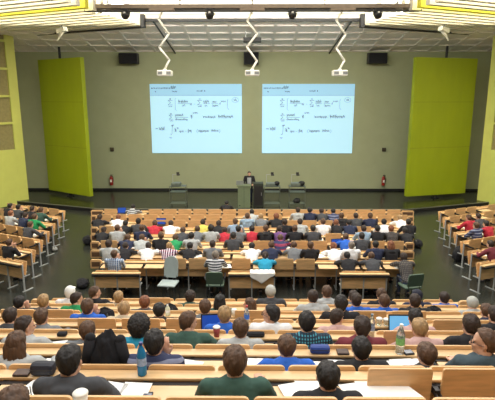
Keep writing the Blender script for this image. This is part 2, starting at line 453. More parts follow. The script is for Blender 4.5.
for px, w_ in ((125, 'leftmost of four'), (209.5, 'left of the middle projector'), (292, 'right of the middle projector'), (377, 'rightmost of four')):
    p = at_Y(px, 14.5, 17.5)
    t = thing('spotlight', 'round black spotlight under the ceiling beam, %s' % w_, 'spotlight', p, 0, 'black spotlights under the beam')
    bb = new(); bm_lathe(bb, [(0, -0.16), (0.10, -0.16), (0.135, -0.1), (0.14, 0.06), (0.10, 0.13), (0, 0.15)], 20); 
    bmesh.ops.rotate(bb, cent=(0, 0, 0), matrix=Matrix.Rotation(R(-60), 3, 'X'), verts=bb.verts[:])
    obj('lamp_housing', bb, M_black, t, True)
    bb = new(); bm_tube(bb, (-0.15, 0, 0), (-0.15, 0, 0.16), 0.012); bm_tube(bb, (0.15, 0, 0), (0.15, 0, 0.16), 0.012); bm_box(bb, 0, 0, 0.17, 0.32, 0.06, 0.03); bm_box(bb, 0, 0, 0.20, 0.2, 0.12, 0.06)
    obj('bracket', bb, M_black, t)
    bb = new(); bm_tube(bb, (0, -0.13, 0.04), (0, -0.175, 0.01), 0.05, 0.035, n=14); obj('lens', bb, mat('pale_lens', srgb(200, 200, 200), 0.2), t)
for px, s in ((61, -1), (443, 1)):
    p = at_Y(px, 30, 20.9)
    t = thing('ceiling_speaker', 'small white angled loudspeaker under the %s baffle field edge' % ('left' if s < 0 else 'right'), 'loudspeaker', p, s * R(20))
    bb = new(); bm_box(bb, 0, 0, 0.0, 0.42, 0.26, 0.2, rot=Matrix.Rotation(s * R(14), 4, 'Y'), bev=0.03); bm_tube(bb, (-s * 0.1, 0, 0.0), (s * 0.24, -0.05, -0.42), 0.09, 0.02); obj('body', bb, M_white, t)
    bb = new(); bm_tube(bb, (0, 0, 0.06), (0, 0, 0.42), 0.025); obj('bracket', bb, M_dsteel, t)
for px, v, w_, h_, lab in ((128.5, 58.5, 19, 10.5, 'black loudspeaker high on the wall above the left screen'), (376.5, 58.5, 19, 10.5, 'black loudspeaker high on the wall above the right screen'),
                           (251, 58.5, 15, 12, 'black loudspeaker between the two screens above the middle projector')):
    p = at_Y(px, v, WALLY - 0.35); W_ = w_ / 480 * 24.3; H_ = h_ / 480 * 24.3
    t = thing('wall_speaker', lab, 'loudspeaker', p, 0, 'black wall loudspeakers')
    bb = new(); bm_box(bb, 0, 0, 0, W_, 0.4, H_, bev=0.03); obj('cabinet', bb, M_black, t)
    bb = new(); bm_box(bb, 0, -0.205, 0, W_ - 0.08, 0.012, H_ - 0.08); obj('grille', bb, M_blackfab, t)
    bb = new(); bm_box(bb, 0, 0.25, 0, 0.2, 0.2, 0.2); obj('bracket', bb, M_dsteel, t)
p = at_Y(252, 40, 22.5)
t = thing('ceiling_projector_box', 'flat black box under the soffit behind the middle projector arm', 'equipment box', p)
bb = new(); bm_box(bb, 0, 0, 0, 0.8, 0.4, 0.2, bev=0.02); obj('case', bb, M_black, t)
bb = new(); bm_tube(bb, (-0.3, 0, 0.1), (-0.3, 0, 0.45), 0.02); bm_tube(bb, (0.3, 0, 0.1), (0.3, 0, 0.45), 0.02); obj('hanger', bb, M_steel, t)

# wall extinguishers and boxes
for px, side in ((111, 'left'), (383, 'right')):
    p = at_Y(px, 180.5, WALLY - 0.12)
    t = thing('fire_extinguisher', 'red fire extinguisher on the stage wall, %s one' % side, 'fire extinguisher', p, 0, 'red wall extinguishers')
    bb = new(); bm_lathe(bb, [(0, -0.26), (0.085, -0.26), (0.09, -0.24), (0.09, 0.12), (0.06, 0.2), (0.03, 0.22), (0.03, 0.26), (0, 0.26)], 18)
    obj('cylinder', bb, mat('extinguisher_red', srgb(150, 34, 24), 0.35), t, True)
    bb = new(); bm_box(bb, 0.03, 0, 0.29, 0.14, 0.03, 0.03); bm_tube(bb, (0.0, -0.02, 0.26), (0.11, -0.04, 0.2), 0.012); bm_tube(bb, (0.11, -0.04, 0.2), (0.12, -0.04, -0.08), 0.012); obj('hose', bb, M_black, t)
    bb = new(); bm_box(bb, 0, -0.088, -0.02, 0.1, 0.012, 0.14); obj('label_plate', bb, M_white, t)
    p = at_Y(px + 0.6, 149.5, WALLY - 0.04)
    bb = new(); bm_box(bb, 0, 0, 0, 0.2, 0.06, 0.2, bev=0.01); bm_box(bb, 0, -0.035, 0, 0.12, 0.02, 0.12, bev=0.005)
    o = obj('wall_box', bb, mat('brown_box', srgb(60, 50, 34), 0.6)); o.location = p
    tag(o, 'small dark square wall box above the %s fire extinguisher' % side, 'wall box')

# ================================================================= STAGE FURNITURE
t = thing('lectern', 'grey-green lectern with an open laptop in front of the lecturer', 'lectern', (worldx(244.2, 21.7, 4.5), 21.7, STAGEZ))
M_lect = mat('lectern_green_grey', srgb(108, 120, 92), 0.5, var=0.05)
bb = new(); bm_box(bb, 0, 0, 0.5, 0.56, 0.5, 1.0, bev=0.01); obj('body', bb, M_lect, t)
bb = new(); bm_box(bb, 0, 0, 1.02, 0.66, 0.56, 0.04, bev=0.008); obj('top', bb, M_lect, t)
bb = new(); bm_box(bb, 0.0, -0.256, 0.5, 0.01, 0.01, 0.96); bm_box(bb, -0.2, -0.256, 0.12, 0.06, 0.01, 0.04); obj('door_gap', bb, M_black, t)
l = thing('laptop', 'dark open laptop on the lectern', 'laptop', (worldx(240, 21.7, 4.0), 21.75, STAGEZ + 1.042), 0)
bb = new(); bm_box(bb, 0, 0, 0.01, 0.34, 0.22, 0.018, bev=0.004); obj('keyboard', bb, M_dsteel, l)
bb = new(); bm_box(bb, 0, -0.15, 0.11, 0.34, 0.012, 0.22, rot=Matrix.Rotation(R(18), 4, 'X'), bev=0.004); obj('display', bb, mat('laptop_grey', srgb(150, 155, 150), 0.4), l)
t = thing('equipment_cabinet', 'dark cabinet standing beside the lectern on the right', 'cabinet', (worldx(258.3, 22.0, 4.5), 22.0, STAGEZ))
bb = new(); bm_box(bb, 0, 0, 0.55, 0.46, 0.5, 1.1, bev=0.01); obj('body', bb, mat('cabinet_dark_green', srgb(50, 56, 46), 0.5), t)
bb = new(); bm_box(bb, 0, -0.255, 0.52, 0.38, 0.012, 0.92); h_ = obj('door', bb, M_dsteel, t)
bb = new(); bm_box(bb, 0.14, -0.27, 0.6, 0.02, 0.02, 0.14); obj('handle', bb, M_steel, h_)

M_cart = mat('trolley_steel', srgb(96, 102, 92), 0.4, 0.3)
def cart(px, label, extra):
    Y = 21.75; x = worldx(px, Y, 4.4)
    t = thing('projector_cart', label, 'trolley', (x, Y, STAGEZ), 0, 'overhead projector trolleys on the stage')
    W_, D_ = 0.72, 0.5
    bb = new()
    for sx in (-1, 1):
        for sy in (-1, 1): bm_tube(bb, (sx * W_ / 2, sy * D_ / 2, 0.08), (sx * W_ / 2, sy * D_ / 2, 1.0), 0.012, n=8)
    obj('frame', bb, M_cart, t)
    for z in (0.18, 0.72, 0.98):
        bb = new(); bm_box(bb, 0, 0, z, W_, D_, 0.015); obj('shelf', bb, mat('trolley_shelf', srgb(84, 92, 80), 0.3, 0.2), t)
    for sx in (-1, 1):
        for sy in (-1, 1):
            bb = new(); bm_tube(bb, (sx * W_ / 2 - 0.012, sy * D_ / 2, 0.04), (sx * W_ / 2 + 0.012, sy * D_ / 2, 0.04), 0.04, n=12); obj('castor', bb, M_black, t)
    p_ = thing('overhead_projector', 'overhead projector with raised head on ' + label.split(',')[0].replace('steel trolley', 'the trolley'), 'overhead projector', (x, Y, STAGEZ + 0.9925))
    bb = new(); bm_box(bb, -0.08, 0, 0.07, 0.42, 0.38, 0.14, bev=0.015); obj('case', bb, mat('projector_case', srgb(96, 104, 94), 0.4), p_)
    bb = new(); bm_tube(bb, (-0.26, 0.1, 0.1), (-0.26, 0.1, 0.5), 0.012, n=8); bm_tube(bb, (-0.26, 0.1, 0.5), (-0.02, 0.0, 0.52), 0.012, n=8); obj('arm', bb, M_steel, p_)
    bb = new(); bm_box(bb, 0.02, 0, 0.5, 0.14, 0.12, 0.06, bev=0.012); bm_box(bb, 0.0, 0, 0.57, 0.13, 0.02, 0.11, rot=None); obj('head', bb, M_dsteel, p_)
    if extra:
        for ex, ez, r in extra:
            q = obj('cable_bundle', (lambda q_: (bm_ball(q_, (0, 0, 0.1), r, r * 0.8, r * 0.75), q_)[1])(new()), M_black, None, True)
            for v_ in q.data.vertices: v_.co += Vector((noise.noise(v_.co * 12), noise.noise(v_.co * 12 + Vector((5, 5, 5))), noise.noise(v_.co * 12 + Vector((9, 1, 2))))) * 0.04
            q.location = (x + ex, Y - 0.05, STAGEZ + ez)
            tag(q, 'dark bundle lying on %s at %s height' % (label.split(',')[0], 'top' if ez > 0.8 else 'bottom'), 'bundle')
cart(178.5, 'glass-shelved steel trolley, alone left of the lectern', [])
cart(272, 'glass-shelved steel trolley nearest the dark cabinet, right of lectern', [(0.22, 1.0, 0.14)])
cart(297, 'glass-shelved steel trolley farther right of the lectern', [(0.2, 1.0, 0.16), (0.0, 0.19, 0.17)])

# ================================================================= BENCH ROWS
PITCH_F, PITCH_R = 0.575, 0.55
def rounded_plate(w_, h_, t_, r=0.03):
    bb = new(); pts = []
    for cx, cz, a0 in ((w_ / 2 - r, h_ - r, 0), (-w_ / 2 + r, h_ - r, 90), (-w_ / 2 + r * 0.4, r * 0.4, 180), (w_ / 2 - r * 0.4, r * 0.4, 270)):
        rr = r if a0 < 180 else r * 0.4
        for k in range(5):
            a = R(a0 + k * 22.5); pts.append((cx + rr * math.cos(a), cz + rr * math.sin(a)))
    a = [bb.verts.new((x, -t_ / 2, z)) for x, z in pts]; b_ = [bb.verts.new((x, t_ / 2, z)) for x, z in pts]; n = len(pts)
    for k in range(n): bb.faces.new((a[k], a[(k + 1) % n], b_[(k + 1) % n], b_[k]))
    bb.faces.new(list(reversed(a))); bb.faces.new(b_); bmesh.ops.recalc_face_normals(bb, faces=bb.faces[:])
    return bb
ME = {}
for key, p_ in (('F', PITCH_F), ('R', PITCH_R)):
    bb = rounded_plate(p_ - 0.025, 0.46, 0.022, 0.035); bmesh.ops.translate(bb, vec=(0, 0.0, -0.46), verts=bb.verts[:]); 
    ME['back' + key] = mesh('seat_back', bb, M_wood)
    bb = rounded_plate(p_ - 0.075, 0.30, 0.02, 0.02); bmesh.ops.translate(bb, vec=(0, 0, -0.20), verts=bb.verts[:]); ME['deskup' + key] = mesh('desk_flap', bb, M_wood)
    bb = new(); bm_box(bb, 0, 0, 0, p_ - 0.075, 0.30, 0.018, bev=0.005); ME['desk' + key] = mesh('desk_flap', bb, M_desk)
    bb = new(); bm_box(bb, 0, 0, 0, p_ - 0.09, 0.38, 0.03, bev=0.012); ME['seat' + key] = mesh('seat', bb, M_wood)
bb = new(); bm_box(bb, 0, 0, 0, 0.04, 0.10, 0.05, bev=0.004); bm_box(bb, -0.016, -0.10, -0.012, 0.01, 0.24, 0.03); bm_box(bb, 0.016, -0.10, -0.012, 0.01, 0.24, 0.03); bm_box(bb, 0, -0.2, -0.012, 0.04, 0.012, 0.02); ME['hinge'] = mesh('hinge_bracket', bb, M_dsteel)

def bench(loc, rotz, key, slots, state, x0, x1, rim, step, label, group, desks=True, ends=(0.0, 0.0), backs=True, seats=True, legh=0):
    """slots: seat centre x positions. state(i) -> 'down'/'up'/'none' for the desk flap. z=0 is the floor of the people behind; their seats ahead stand `step` lower."""
    t = thing('bench_row', label, 'bench row', loc, rotz, group)
    p_ = PITCH_F if key == 'F' else PITCH_R
    bb = new(); bm_box(bb, (x0 + x1) / 2, -0.065, rim - 0.045, x1 - x0, 0.115, 0.022, bev=0.004)
    obj('shelf', bb, M_rail, t)
    bb = new(); bm_box(bb, (x0 + x1) / 2, -0.145, rim - 0.085, x1 - x0 - 0.02, 0.035, 0.05)
    bm_box(bb, (x0 + x1) / 2, -0.10, rim - 0.115, x1 - x0 - 0.02, 0.09, 0.015)
    obj('channel', bb, M_dsteel, t)
    for i, x in enumerate(slots):
        if backs:
            o = obj('seat_back', ME['back' + key], None, t); o.location = (x, 0.012, rim); o.rotation_euler = (R(-3), 0, 0)
        if seats:
            o = obj('seat', ME['seat' + key], None, t)
            if seats == 'up' or (callable(seats) and not seats(i)):
                o.location = (x, 0.13, -step + 0.60); o.rotation_euler = (R(78), 0, 0)
            else:
                o.location = (x, 0.24, -step + 0.44)
        if desks:
            s = state(i)
            if s == 'down':
                o = obj('desk_flap', ME['desk' + key], None, t); o.location = (x, -0.165 - 0.15, rim - 0.072)
            elif s == 'up':
                o = obj('desk_flap', ME['deskup' + key], None, t); o.location = (x, -0.178, rim - 0.0); o.rotation_euler = (R(4), 0, 0)
    hs = sorted({round(x - p_ / 2, 3) for x in slots} | {round(x + p_ / 2, 3) for x in slots})
    if desks:
        for x in hs:
            o = obj('hinge_bracket', ME['hinge'], None, t); o.location = (x, -0.17, rim - 0.085)
    H = rim + step - 0.06
    for x in hs[::1] if legh == 0 else hs:
        bb = ME.get('leg%.3f' % H)
        if bb is None:
            q = new(); bm_box(q, 0, 0, H / 2, 0.03, 0.045, H, bev=0.006); bm_box(q, 0, 0.1, 0.012, 0.035, 0.34, 0.024, bev=0.006); bm_box(q, 0, 0.1, 0.42, 0.02, 0.22, 0.03)
            bb = ME['leg%.3f' % H] = mesh('leg', q, M_steel)
        o = obj('leg', bb, None, t); o.location = (x, -0.03, -step)
    for s_ix, wdt in ((0, ends[0]), (1, ends[1])):
        if wdt <= 0.08: continue
        xa = (x0 + wdt / 2) if s_ix == 0 else (x1 - wdt / 2)
        q = new()
        # wooden loop with a dark inset
        pl = rounded_plate(wdt - 0.01, 0.24, 0.05, 0.05); me_ = mesh('tmp', pl, None); q.from_mesh(me_); bpy.data.meshes.remove(me_)
        bmesh.ops.translate(q, vec=(xa, -0.17, rim - 0.18), verts=q.verts[:])
        e_ = obj('end_panel', q, M_wood, t)
        q = new(); bm_box(q, xa, -0.20, rim - 0.06, wdt - 0.09, 0.012, 0.13, bev=0.004); obj('inset', q, mat('brown_inset', srgb(92, 66, 44), 0.7), e_)
    return t

# ---- people tables: (px, v, hair, hair style, top, extra) ----
# front centre block (rows Q8..Q1 chosen by v), px and v are the head centres
HC = {'black': srgb(28, 24, 22), 'dark brown': srgb(48, 34, 26), 'brown': srgb(82, 58, 40), 'reddish': srgb(122, 74, 48), 'blond': srgb(158, 128, 88), 'grey': srgb(120, 110, 98)}
TC = {'black': srgb(30, 30, 34), 'navy': srgb(36, 44, 70), 'white': srgb(228, 230, 232), 'light grey': srgb(168, 172, 172), 'grey': srgb(112, 116, 120), 'dark grey': srgb(66, 68, 72),
      'light blue': srgb(140, 164, 186), 'blue': srgb(40, 96, 190), 'red': srgb(176, 40, 56), 'pink': srgb(192, 158, 152), 'green': srgb(34, 140, 84), 'dark green': srgb(54, 84, 74),
      'turquoise': srgb(36, 146, 182), 'purple': srgb(104, 70, 120), 'yellow': srgb(206, 192, 90), 'maroon': srgb(112, 44, 54), 'teal': srgb(66, 150, 140), 'slate': srgb(66, 82, 90), 'beige': srgb(190, 176, 150)}
def hairmat(c): return mat('hair_' + c.replace(' ', '_'), HC[c], 0.65, var=0.35, scale=30, stretch=(1, 1, 0.3), bump=0.4)
def topmat(c):
    if c == 'striped': return stripe_mat('cloth_black_white_stripes', srgb(40, 42, 48), srgb(190, 192, 194), 32)
    if c == 'navy striped': return stripe_mat('cloth_navy_stripes', srgb(44, 52, 84), srgb(130, 136, 160), 22, duty=0.75)
    if c == 'blue plaid': return stripe_mat('cloth_blue_plaid', srgb(110, 134, 166), srgb(70, 84, 116), 36, plaid=True, c3=srgb(180, 190, 204), duty=0.6)
    if c == 'red plaid': return stripe_mat('cloth_red_plaid', srgb(112, 44, 72), srgb(40, 36, 60), 30, plaid=True, c3=srgb(206, 196, 206), duty=0.6)
    if c == 'maroon striped': return stripe_mat('cloth_maroon_stripes', srgb(130, 44, 74), srgb(40, 44, 84), 16)
    if c == 'teal patterned': return stripe_mat('cloth_teal_pattern', srgb(30, 60, 76), srgb(70, 150, 170), 70, plaid=True, c3=srgb(24, 40, 56), duty=0.5)
    if c == 'patterned': return stripe_mat('cloth_dark_pattern', srgb(60, 56, 54), srgb(104, 98, 92), 50, plaid=True, c3=srgb(44, 42, 44))
    return mat('cloth_' + c.replace(' ', '_'), TC[c], 0.9, var=0.10, scale=14, bump=0.15)
M_skin = mat('skin', srgb(206, 160, 134), 0.5, var=0.05, scale=10)
M_jean = mat('denim', srgb(48, 58, 82), 0.85, var=0.2, scale=30)

FRONT = [
 (133, 207.5, 'black', 'short', 'striped'), (99.6, 218.7, 'dark brown', 'short', 'black'), (118.3, 218, 'reddish', 'short', 'white'), (107.2, 226.8, 'brown', 'short', 'light grey'),
 (103.6, 231.5, 'dark brown', 'short', 'black'), (125.4, 224, 'black', 'short', 'black'), (137, 221, 'black', 'short', 'dark grey'), (142, 226.5, 'brown', 'short', 'navy'),
 (155, 223.7, 'brown', 'short', 'red'), (171, 224, 'dark brown', 'short', 'white'), (183, 230.5, 'brown', 'short', 'dark grey'), (161, 233, 'brown', 'short', 'black'),
 (203, 222.7, 'dark brown', 'short', 'yellow'), (206.5, 227.5, 'black', 'curly', 'light grey'), (197.5, 229, 'brown', 'short', 'grey'), (191.5, 232.3, 'black', 'short', 'light grey'),
 (218.8, 223.4, 'dark brown', 'short', 'black'), (235.5, 220.7, 'brown', 'short', 'light blue'), (226.7, 228.8, 'black', 'short', 'grey'), (218.5, 231.5, 'dark brown', 'bent', 'red'),
 (233.5, 234, 'black', 'short', 'dark grey'), (252, 212.6, 'black', 'short', 'light grey'), (247.5, 216, 'brown', 'short', 'light blue'), (261, 216.7, 'blond', 'short', 'grey'),
 (276.4, 217, 'reddish', 'curly', 'black'), (285, 222, 'dark brown', 'short', 'black'), (243.6, 229.3, 'black', 'short', 'red'), (259.4, 227.3, 'brown', 'short', 'black'), (278, 229.3, 'dark brown', 'short', 'purple'),
 (298, 209.6, 'dark brown', 'short', 'light grey'), (305, 209.6, 'black', 'short', 'navy'), (312.5, 210.6, 'dark brown', 'short', 'dark grey'), (327, 210.6, 'black', 'short', 'navy striped'),
 (300, 221.7, 'dark brown', 'short', 'light grey'), (295, 226.3, 'brown', 'short', 'black'), (323, 220, 'brown', 'short', 'white'), (330, 223, 'reddish', 'short', 'black'), (313, 226, 'black', 'short', 'dark grey'),
 (337, 222.7, 'black', 'short', 'navy'), (341.5, 214, 'brown', 'short', 'black'), (355.7, 215.6, 'dark brown', 'short', 'dark grey'), (370, 214.6, 'brown', 'short', 'navy'), (383.7, 221.7, 'black', 'short', 'white'),
 (363.5, 228, 'dark brown', 'short', 'light blue'), (372, 226.8, 'black', 'short', 'black'), (385, 228.5, 'reddish', 'short', 'patterned'), (399.5, 218.2, 'blond', 'short', 'white'), (408, 220, 'black', 'short', 'black'),
 (400.8, 232, 'black', 'short', 'black'), (108.7, 243, 'dark brown', 'curly', 'light grey'), (127.7, 239, 'brown', 'short', 'navy'), (125.4, 250, 'dark brown', 'short', 'black'), (114, 254.7, 'brown', 'short', 'blue plaid'),
 (163.3, 238, 'brown', 'short', 'green'), (142, 240, 'brown', 'short', 'light grey'), (169.3, 246, 'blond', 'short', 'red plaid'), (148.6, 251, 'dark brown', 'short', 'white'),
 (190, 250, 'black', 'short', 'black'), (212.7, 243, 'dark brown', 'short', 'grey'), (215.8, 253.5, 'grey', 'short', 'striped'), (252, 247.7, 'black', 'short', 'white'),
 (271.5, 245, 'brown', 'short', 'navy'), (280.5, 238, 'brown', 'short', 'maroon striped'), (265.3, 255.7, 'dark brown', 'ponytail', 'turquoise'), (294, 245, 'brown', 'short', 'grey'),
 (310.7, 244.6, 'brown', 'short', 'black'), (333.5, 248, 'reddish', 'curly', 'white'), (345.6, 237, 'brown', 'short', 'blue'), (361.7, 235.5, 'black', 'short', 'dark grey'), (351.4, 244.5, 'grey', 'short', 'white'),
 (347, 257.8, 'black', 'short', 'black'), (375.4, 242, 'black', 'short', 'navy'), (384, 243.5, 'reddish', 'long', 'black'), (371, 258.8, 'brown', 'short', 'dark grey'), (402, 258.3, 'dark brown', 'curly', 'patterned'),
]
LEFT = [(14, 209.5, 'black', 'short', 'dark grey'), (9, 213, 'reddish', 'short', 'light grey'), (27, 210.5, 'dark brown', 'short', 'black'), (39, 211.5, 'brown', 'short', 'dark green'), (33, 217, 'dark brown', 'short', 'navy'),
        (22, 219, 'brown', 'short', 'green'), (26, 227, 'brown', 'short', 'dark grey'), (4, 245.5, 'brown', 'short', 'black'), (50, 214, 'black', 'short', 'black')]
RIGHT = [(462, 214.5, 'brown', 'short', 'red'), (480.5, 214.5, 'dark brown', 'short', 'dark grey'), (474.5, 228, 'brown', 'short', 'navy striped'), (494, 226, 'black', 'short', 'red'), (496, 243, 'dark brown', 'short', 'maroon')]
# rear block: row index given explicitly
REAR = [
 (6, 70, 293, 'brown', 'whitecap', 'white', ''), (6, 93, 293, 'brown', 'short', 'black', 'turnr'), (6, 114.5, 297.5, 'blond', 'short', 'beige', ''), (6, 190.6, 297, 'dark brown', 'curly', 'dark green', ''),
 (6, 270.8, 291.5, 'brown', 'beanie', 'dark grey', ''), (6, 327, 291.4, 'brown', 'short', 'light grey', ''), (6, 345, 296, 'dark brown', 'short', 'grey', ''), (6, 381, 293.5, 'brown', 'short', 'black', ''),
 (6, 416.6, 295, 'black', 'darkcap', 'navy', ''), (6, 443.4, 297, 'dark brown', 'short', 'blue', ''),
 (5, 19, 303, 'black', 'short', 'black', 'chin'), (5, 31, 301, 'blond', 'short', 'dark grey', ''), (5, 57.3, 299.5, 'dark brown', 'short', 'green', 'turnr'), (5, 145, 302, 'reddish', 'short', 'dark grey', ''),
 (5, 220.3, 300.5, 'black', 'long', 'dark green', ''), (5, 249.5, 304, 'brown', 'long', 'pink', 'turnl'), (5, 313, 296, 'dark brown', 'short', 'light grey', ''), (5, 356, 299, 'dark brown', 'short', 'blue', ''), (5, 376, 300, 'brown', 'short', 'blue', ''),
 (5, 407, 299.5, 'dark brown', 'short', 'black', ''), (5, 471, 302, 'grey', 'beanie', 'light grey', ''),
 (4, 87.6, 306.5, 'brown', 'short', 'blue', 'chin'), (4, 116.6, 309, 'blond', 'short', 'beige', ''), (4, 159.6, 310, 'black', 'short', 'black', ''), (4, 205.5, 307, 'brown', 'short', 'grey', ''), (4, 341, 302.5, 'black', 'short', 'black', ''),
 (4, 485, 310, 'brown', 'short', 'navy', ''),
 (3, 10.6, 317, 'dark brown', 'short', 'dark grey', ''), (3, 41, 317, 'brown', 'short', 'grey', ''), (3, 225, 314, 'blond', 'short', 'blue', ''), (3, 271, 313.4, 'black', 'short', 'white', 'turnl glasses'), (3, 337, 317, 'dark brown', 'short', 'pink', 'turnr'),
 (3, 414.5, 316, 'black', 'short', 'pink', ''), (3, 494, 313, 'dark brown', 'short', 'black', ''),
 (2, 25.5, 326, 'dark brown', 'short', 'light grey', 'turnr'), (2, 88, 331, 'brown', 'short', 'grey', ''), (2, 139.8, 326, 'black', 'afro', 'turquoise', ''), (2, 189, 321, 'brown', 'short', 'dark green', 'turnr'), (2, 241, 328, 'brown', 'short', 'light grey', ''),
 (2, 307, 321, 'black', 'short', 'teal patterned', ''), (2, 362, 325, 'dark brown', 'short', 'maroon', ''), (2, 418.7, 327, 'blond', 'short', 'pink', ''), (2, 469.6, 323, 'dark brown', 'short', 'black', ''),
 (1, 17, 343, 'brown', 'long', 'light grey', ''), (1, 154.7, 341, 'black', 'short', 'navy striped', 'chin'), (1, 287, 347, 'brown', 'short', 'blue', ''), (1, 361, 348, 'black', 'short', 'black', ''),
 (1, 425.7, 353, 'brown', 'short', 'dark grey', ''), (1, 472, 340, 'brown', 'short', 'slate', 'turnl glasses'),
 (0, 70, 360, 'black', 'short', 'dark grey', ''), (0, 235.5, 361, 'brown', 'short', 'dark green', ''), (0, 328, 376, 'black', 'short', 'black', ''), (-1, 15, 407, 'brown', 'short', 'grey', 'write'),
]

# ---------------------------------------------------------------- the figure
HIPZ = 0.50
def rotm3(yaw, pitch, roll=0): return (Matrix.Rotation(yaw, 3, 'Z') @ Matrix.Rotation(-pitch, 3, 'X') @ Matrix.Rotation(roll, 3, 'Y'))
def pose(kind, lean, yaw):
    J = {}
    if kind == 'stand':
        J['hip'] = Vector((0, 0, 0.92)); sp = Vector((0, 0.05, 1)).normalized()
    else:
        J['hip'] = Vector((0, 0, HIPZ)); sp = Vector((0, math.sin(R(lean)), math.cos(R(lean))))
    J['sp'] = sp; up = J['hip'] + sp * 0.50; J['sh'] = up
    nd = Vector((0, sp.y * 0.9 + 0.08, sp.z)).normalized()
    J['neck'] = J['hip'] + sp * 0.525; J['neck2'] = J['neck'] + nd * 0.065
    J['head'] = J['neck2'] + nd * 0.074 + Vector((0, 0.015, 0))
    J['HR'] = rotm3(yaw, R(-3 + lean * 0.55) if kind != 'stand' else R(10))
    H = J['hip'].z - HIPZ
    for s, n in ((-1, 'l'), (1, 'r')):
        sh = up + Vector((s * 0.188, 0, -0.008)); J['sh' + n] = sh
        if kind == 'stand':
            el = sh + Vector((s * 0.09, 0.02, -0.27)); wr_ = el + Vector((-s * 0.10, 0.21, -0.03))
            J['palm' + n] = Vector((-s * 0.2, 0.9, -0.3)).normalized()
        else:
            fw = 0.17 + 0.12 * min(1, lean / 30)
            el = Vector((s * (0.25 + 0.03 * (lean / 30)), sh.y * 0.6 + fw, 0.785)); wr_ = Vector((s * 0.09, el.y + 0.2, 0.785))
            J['palm' + n] = Vector((-s * 0.5, 0.85, 0)).normalized()
            if kind == 'chin' and s == 1:
                el = Vector((0.2, sh.y + 0.16, 0.79)); wr_ = J['head'] + Vector((0.085, 0.07, -0.16)); J['palm' + n] = Vector((-0.15, 0.05, 1)).normalized()
            if kind == 'write' and s == 1: wr_ = Vector((0.18, el.y + 0.21, 0.80)); J['palm' + n] = Vector((-0.2, 0.95, -0.1)).normalized()
            if kind == 'fold':
                wr_ = Vector((-s * 0.02, el.y + 0.05 + 0.04 * s, 0.80 + 0.02 * s)); J['palm' + n] = Vector((-s, 0.1, 0)).normalized()
        J['el' + n] = el; J['wr' + n] = wr_
        if kind == 'stand':
            J['th' + n] = J['hip'] + Vector((s * 0.09, 0, -0.02)); J['kn' + n] = Vector((s * 0.1, 0.02, 0.5)); J['an' + n] = Vector((s * 0.11, -0.02, 0.09)); J['to' + n] = Vector((s * 0.13, 0.14, 0.04))
        else:
            J['th' + n] = Vector((s * 0.09, 0.02, HIPZ + 0.01)); J['kn' + n] = Vector((s * 0.12, 0.36, HIPZ + 0.02)); J['an' + n] = Vector((s * 0.12, 0.30, 0.09)); J['to' + n] = Vector((s * 0.13, 0.44, 0.04))
    return J
def torso(bm, J, g=0.0):
    sp = J['sp']; rt = Vector((1, 0, 0)); fw = rt.cross(sp) * -1; h = J['hip']
    S = [(-0.10, 0.13, 0.10), (-0.04, 0.165, 0.125), (0.05, 0.16, 0.12), (0.16, 0.14, 0.105), (0.28, 0.165, 0.118), (0.40, 0.184, 0.120), (0.47, 0.184, 0.102), (0.515, 0.165, 0.092), (0.548, 0.115, 0.082), (0.578, 0.068, 0.068)]
    bm_loft(bm, [(h + sp * t, rt, fw, rx + g, ry + g) for t, rx, ry in S])
def hand(bm, wr_, d, side):
    d = d.normalized(); up = Vector((0, 0, 1)) if abs(d.z) < 0.7 else Vector((0, -1, 0))
    lat = d.cross(up).normalized() * (-side); nrm = lat.cross(d) * (-side)
    nrm = nrm.normalized()
    if nrm.z < 0 and abs(d.z) < 0.7: nrm = -nrm
    pc = wr_ + d * 0.045
    M3 = Matrix((lat, d, nrm)).transposed()
    bm_ball(bm, pc, 0.04, 0.052, 0.016, M3)
    for k, (o_, L_) in enumerate(((0.032, 0.068), (0.011, 0.078), (-0.011, 0.072), (-0.031, 0.056))):
        b0 = wr_ + d * 0.078 + lat * -o_; b1 = b0 + d * (L_ * 0.5) - nrm * 0.006 - lat * (o_ * 0.12); b2 = b1 + d * (L_ * 0.32) - nrm * 0.02; b3 = b2 + d * (L_ * 0.15) - nrm * 0.016
        bm_chain(bm, [b0, b1, b2, b3], [0.0095, 0.009, 0.0085, 0.0075], 8)
    t0 = wr_ + d * 0.02 - lat * 0.028; t1 = t0 + d * 0.03 - lat * 0.028 - nrm * 0.006; t2 = t1 + d * 0.032 - lat * 0.004 - nrm * 0.008
    bm_chain(bm, [t0, t1, t2], [0.014, 0.011, 0.009], 8)
def headloc(J, x, y, z): return J['head'] + J['HR'] @ Vector((x, y, z))
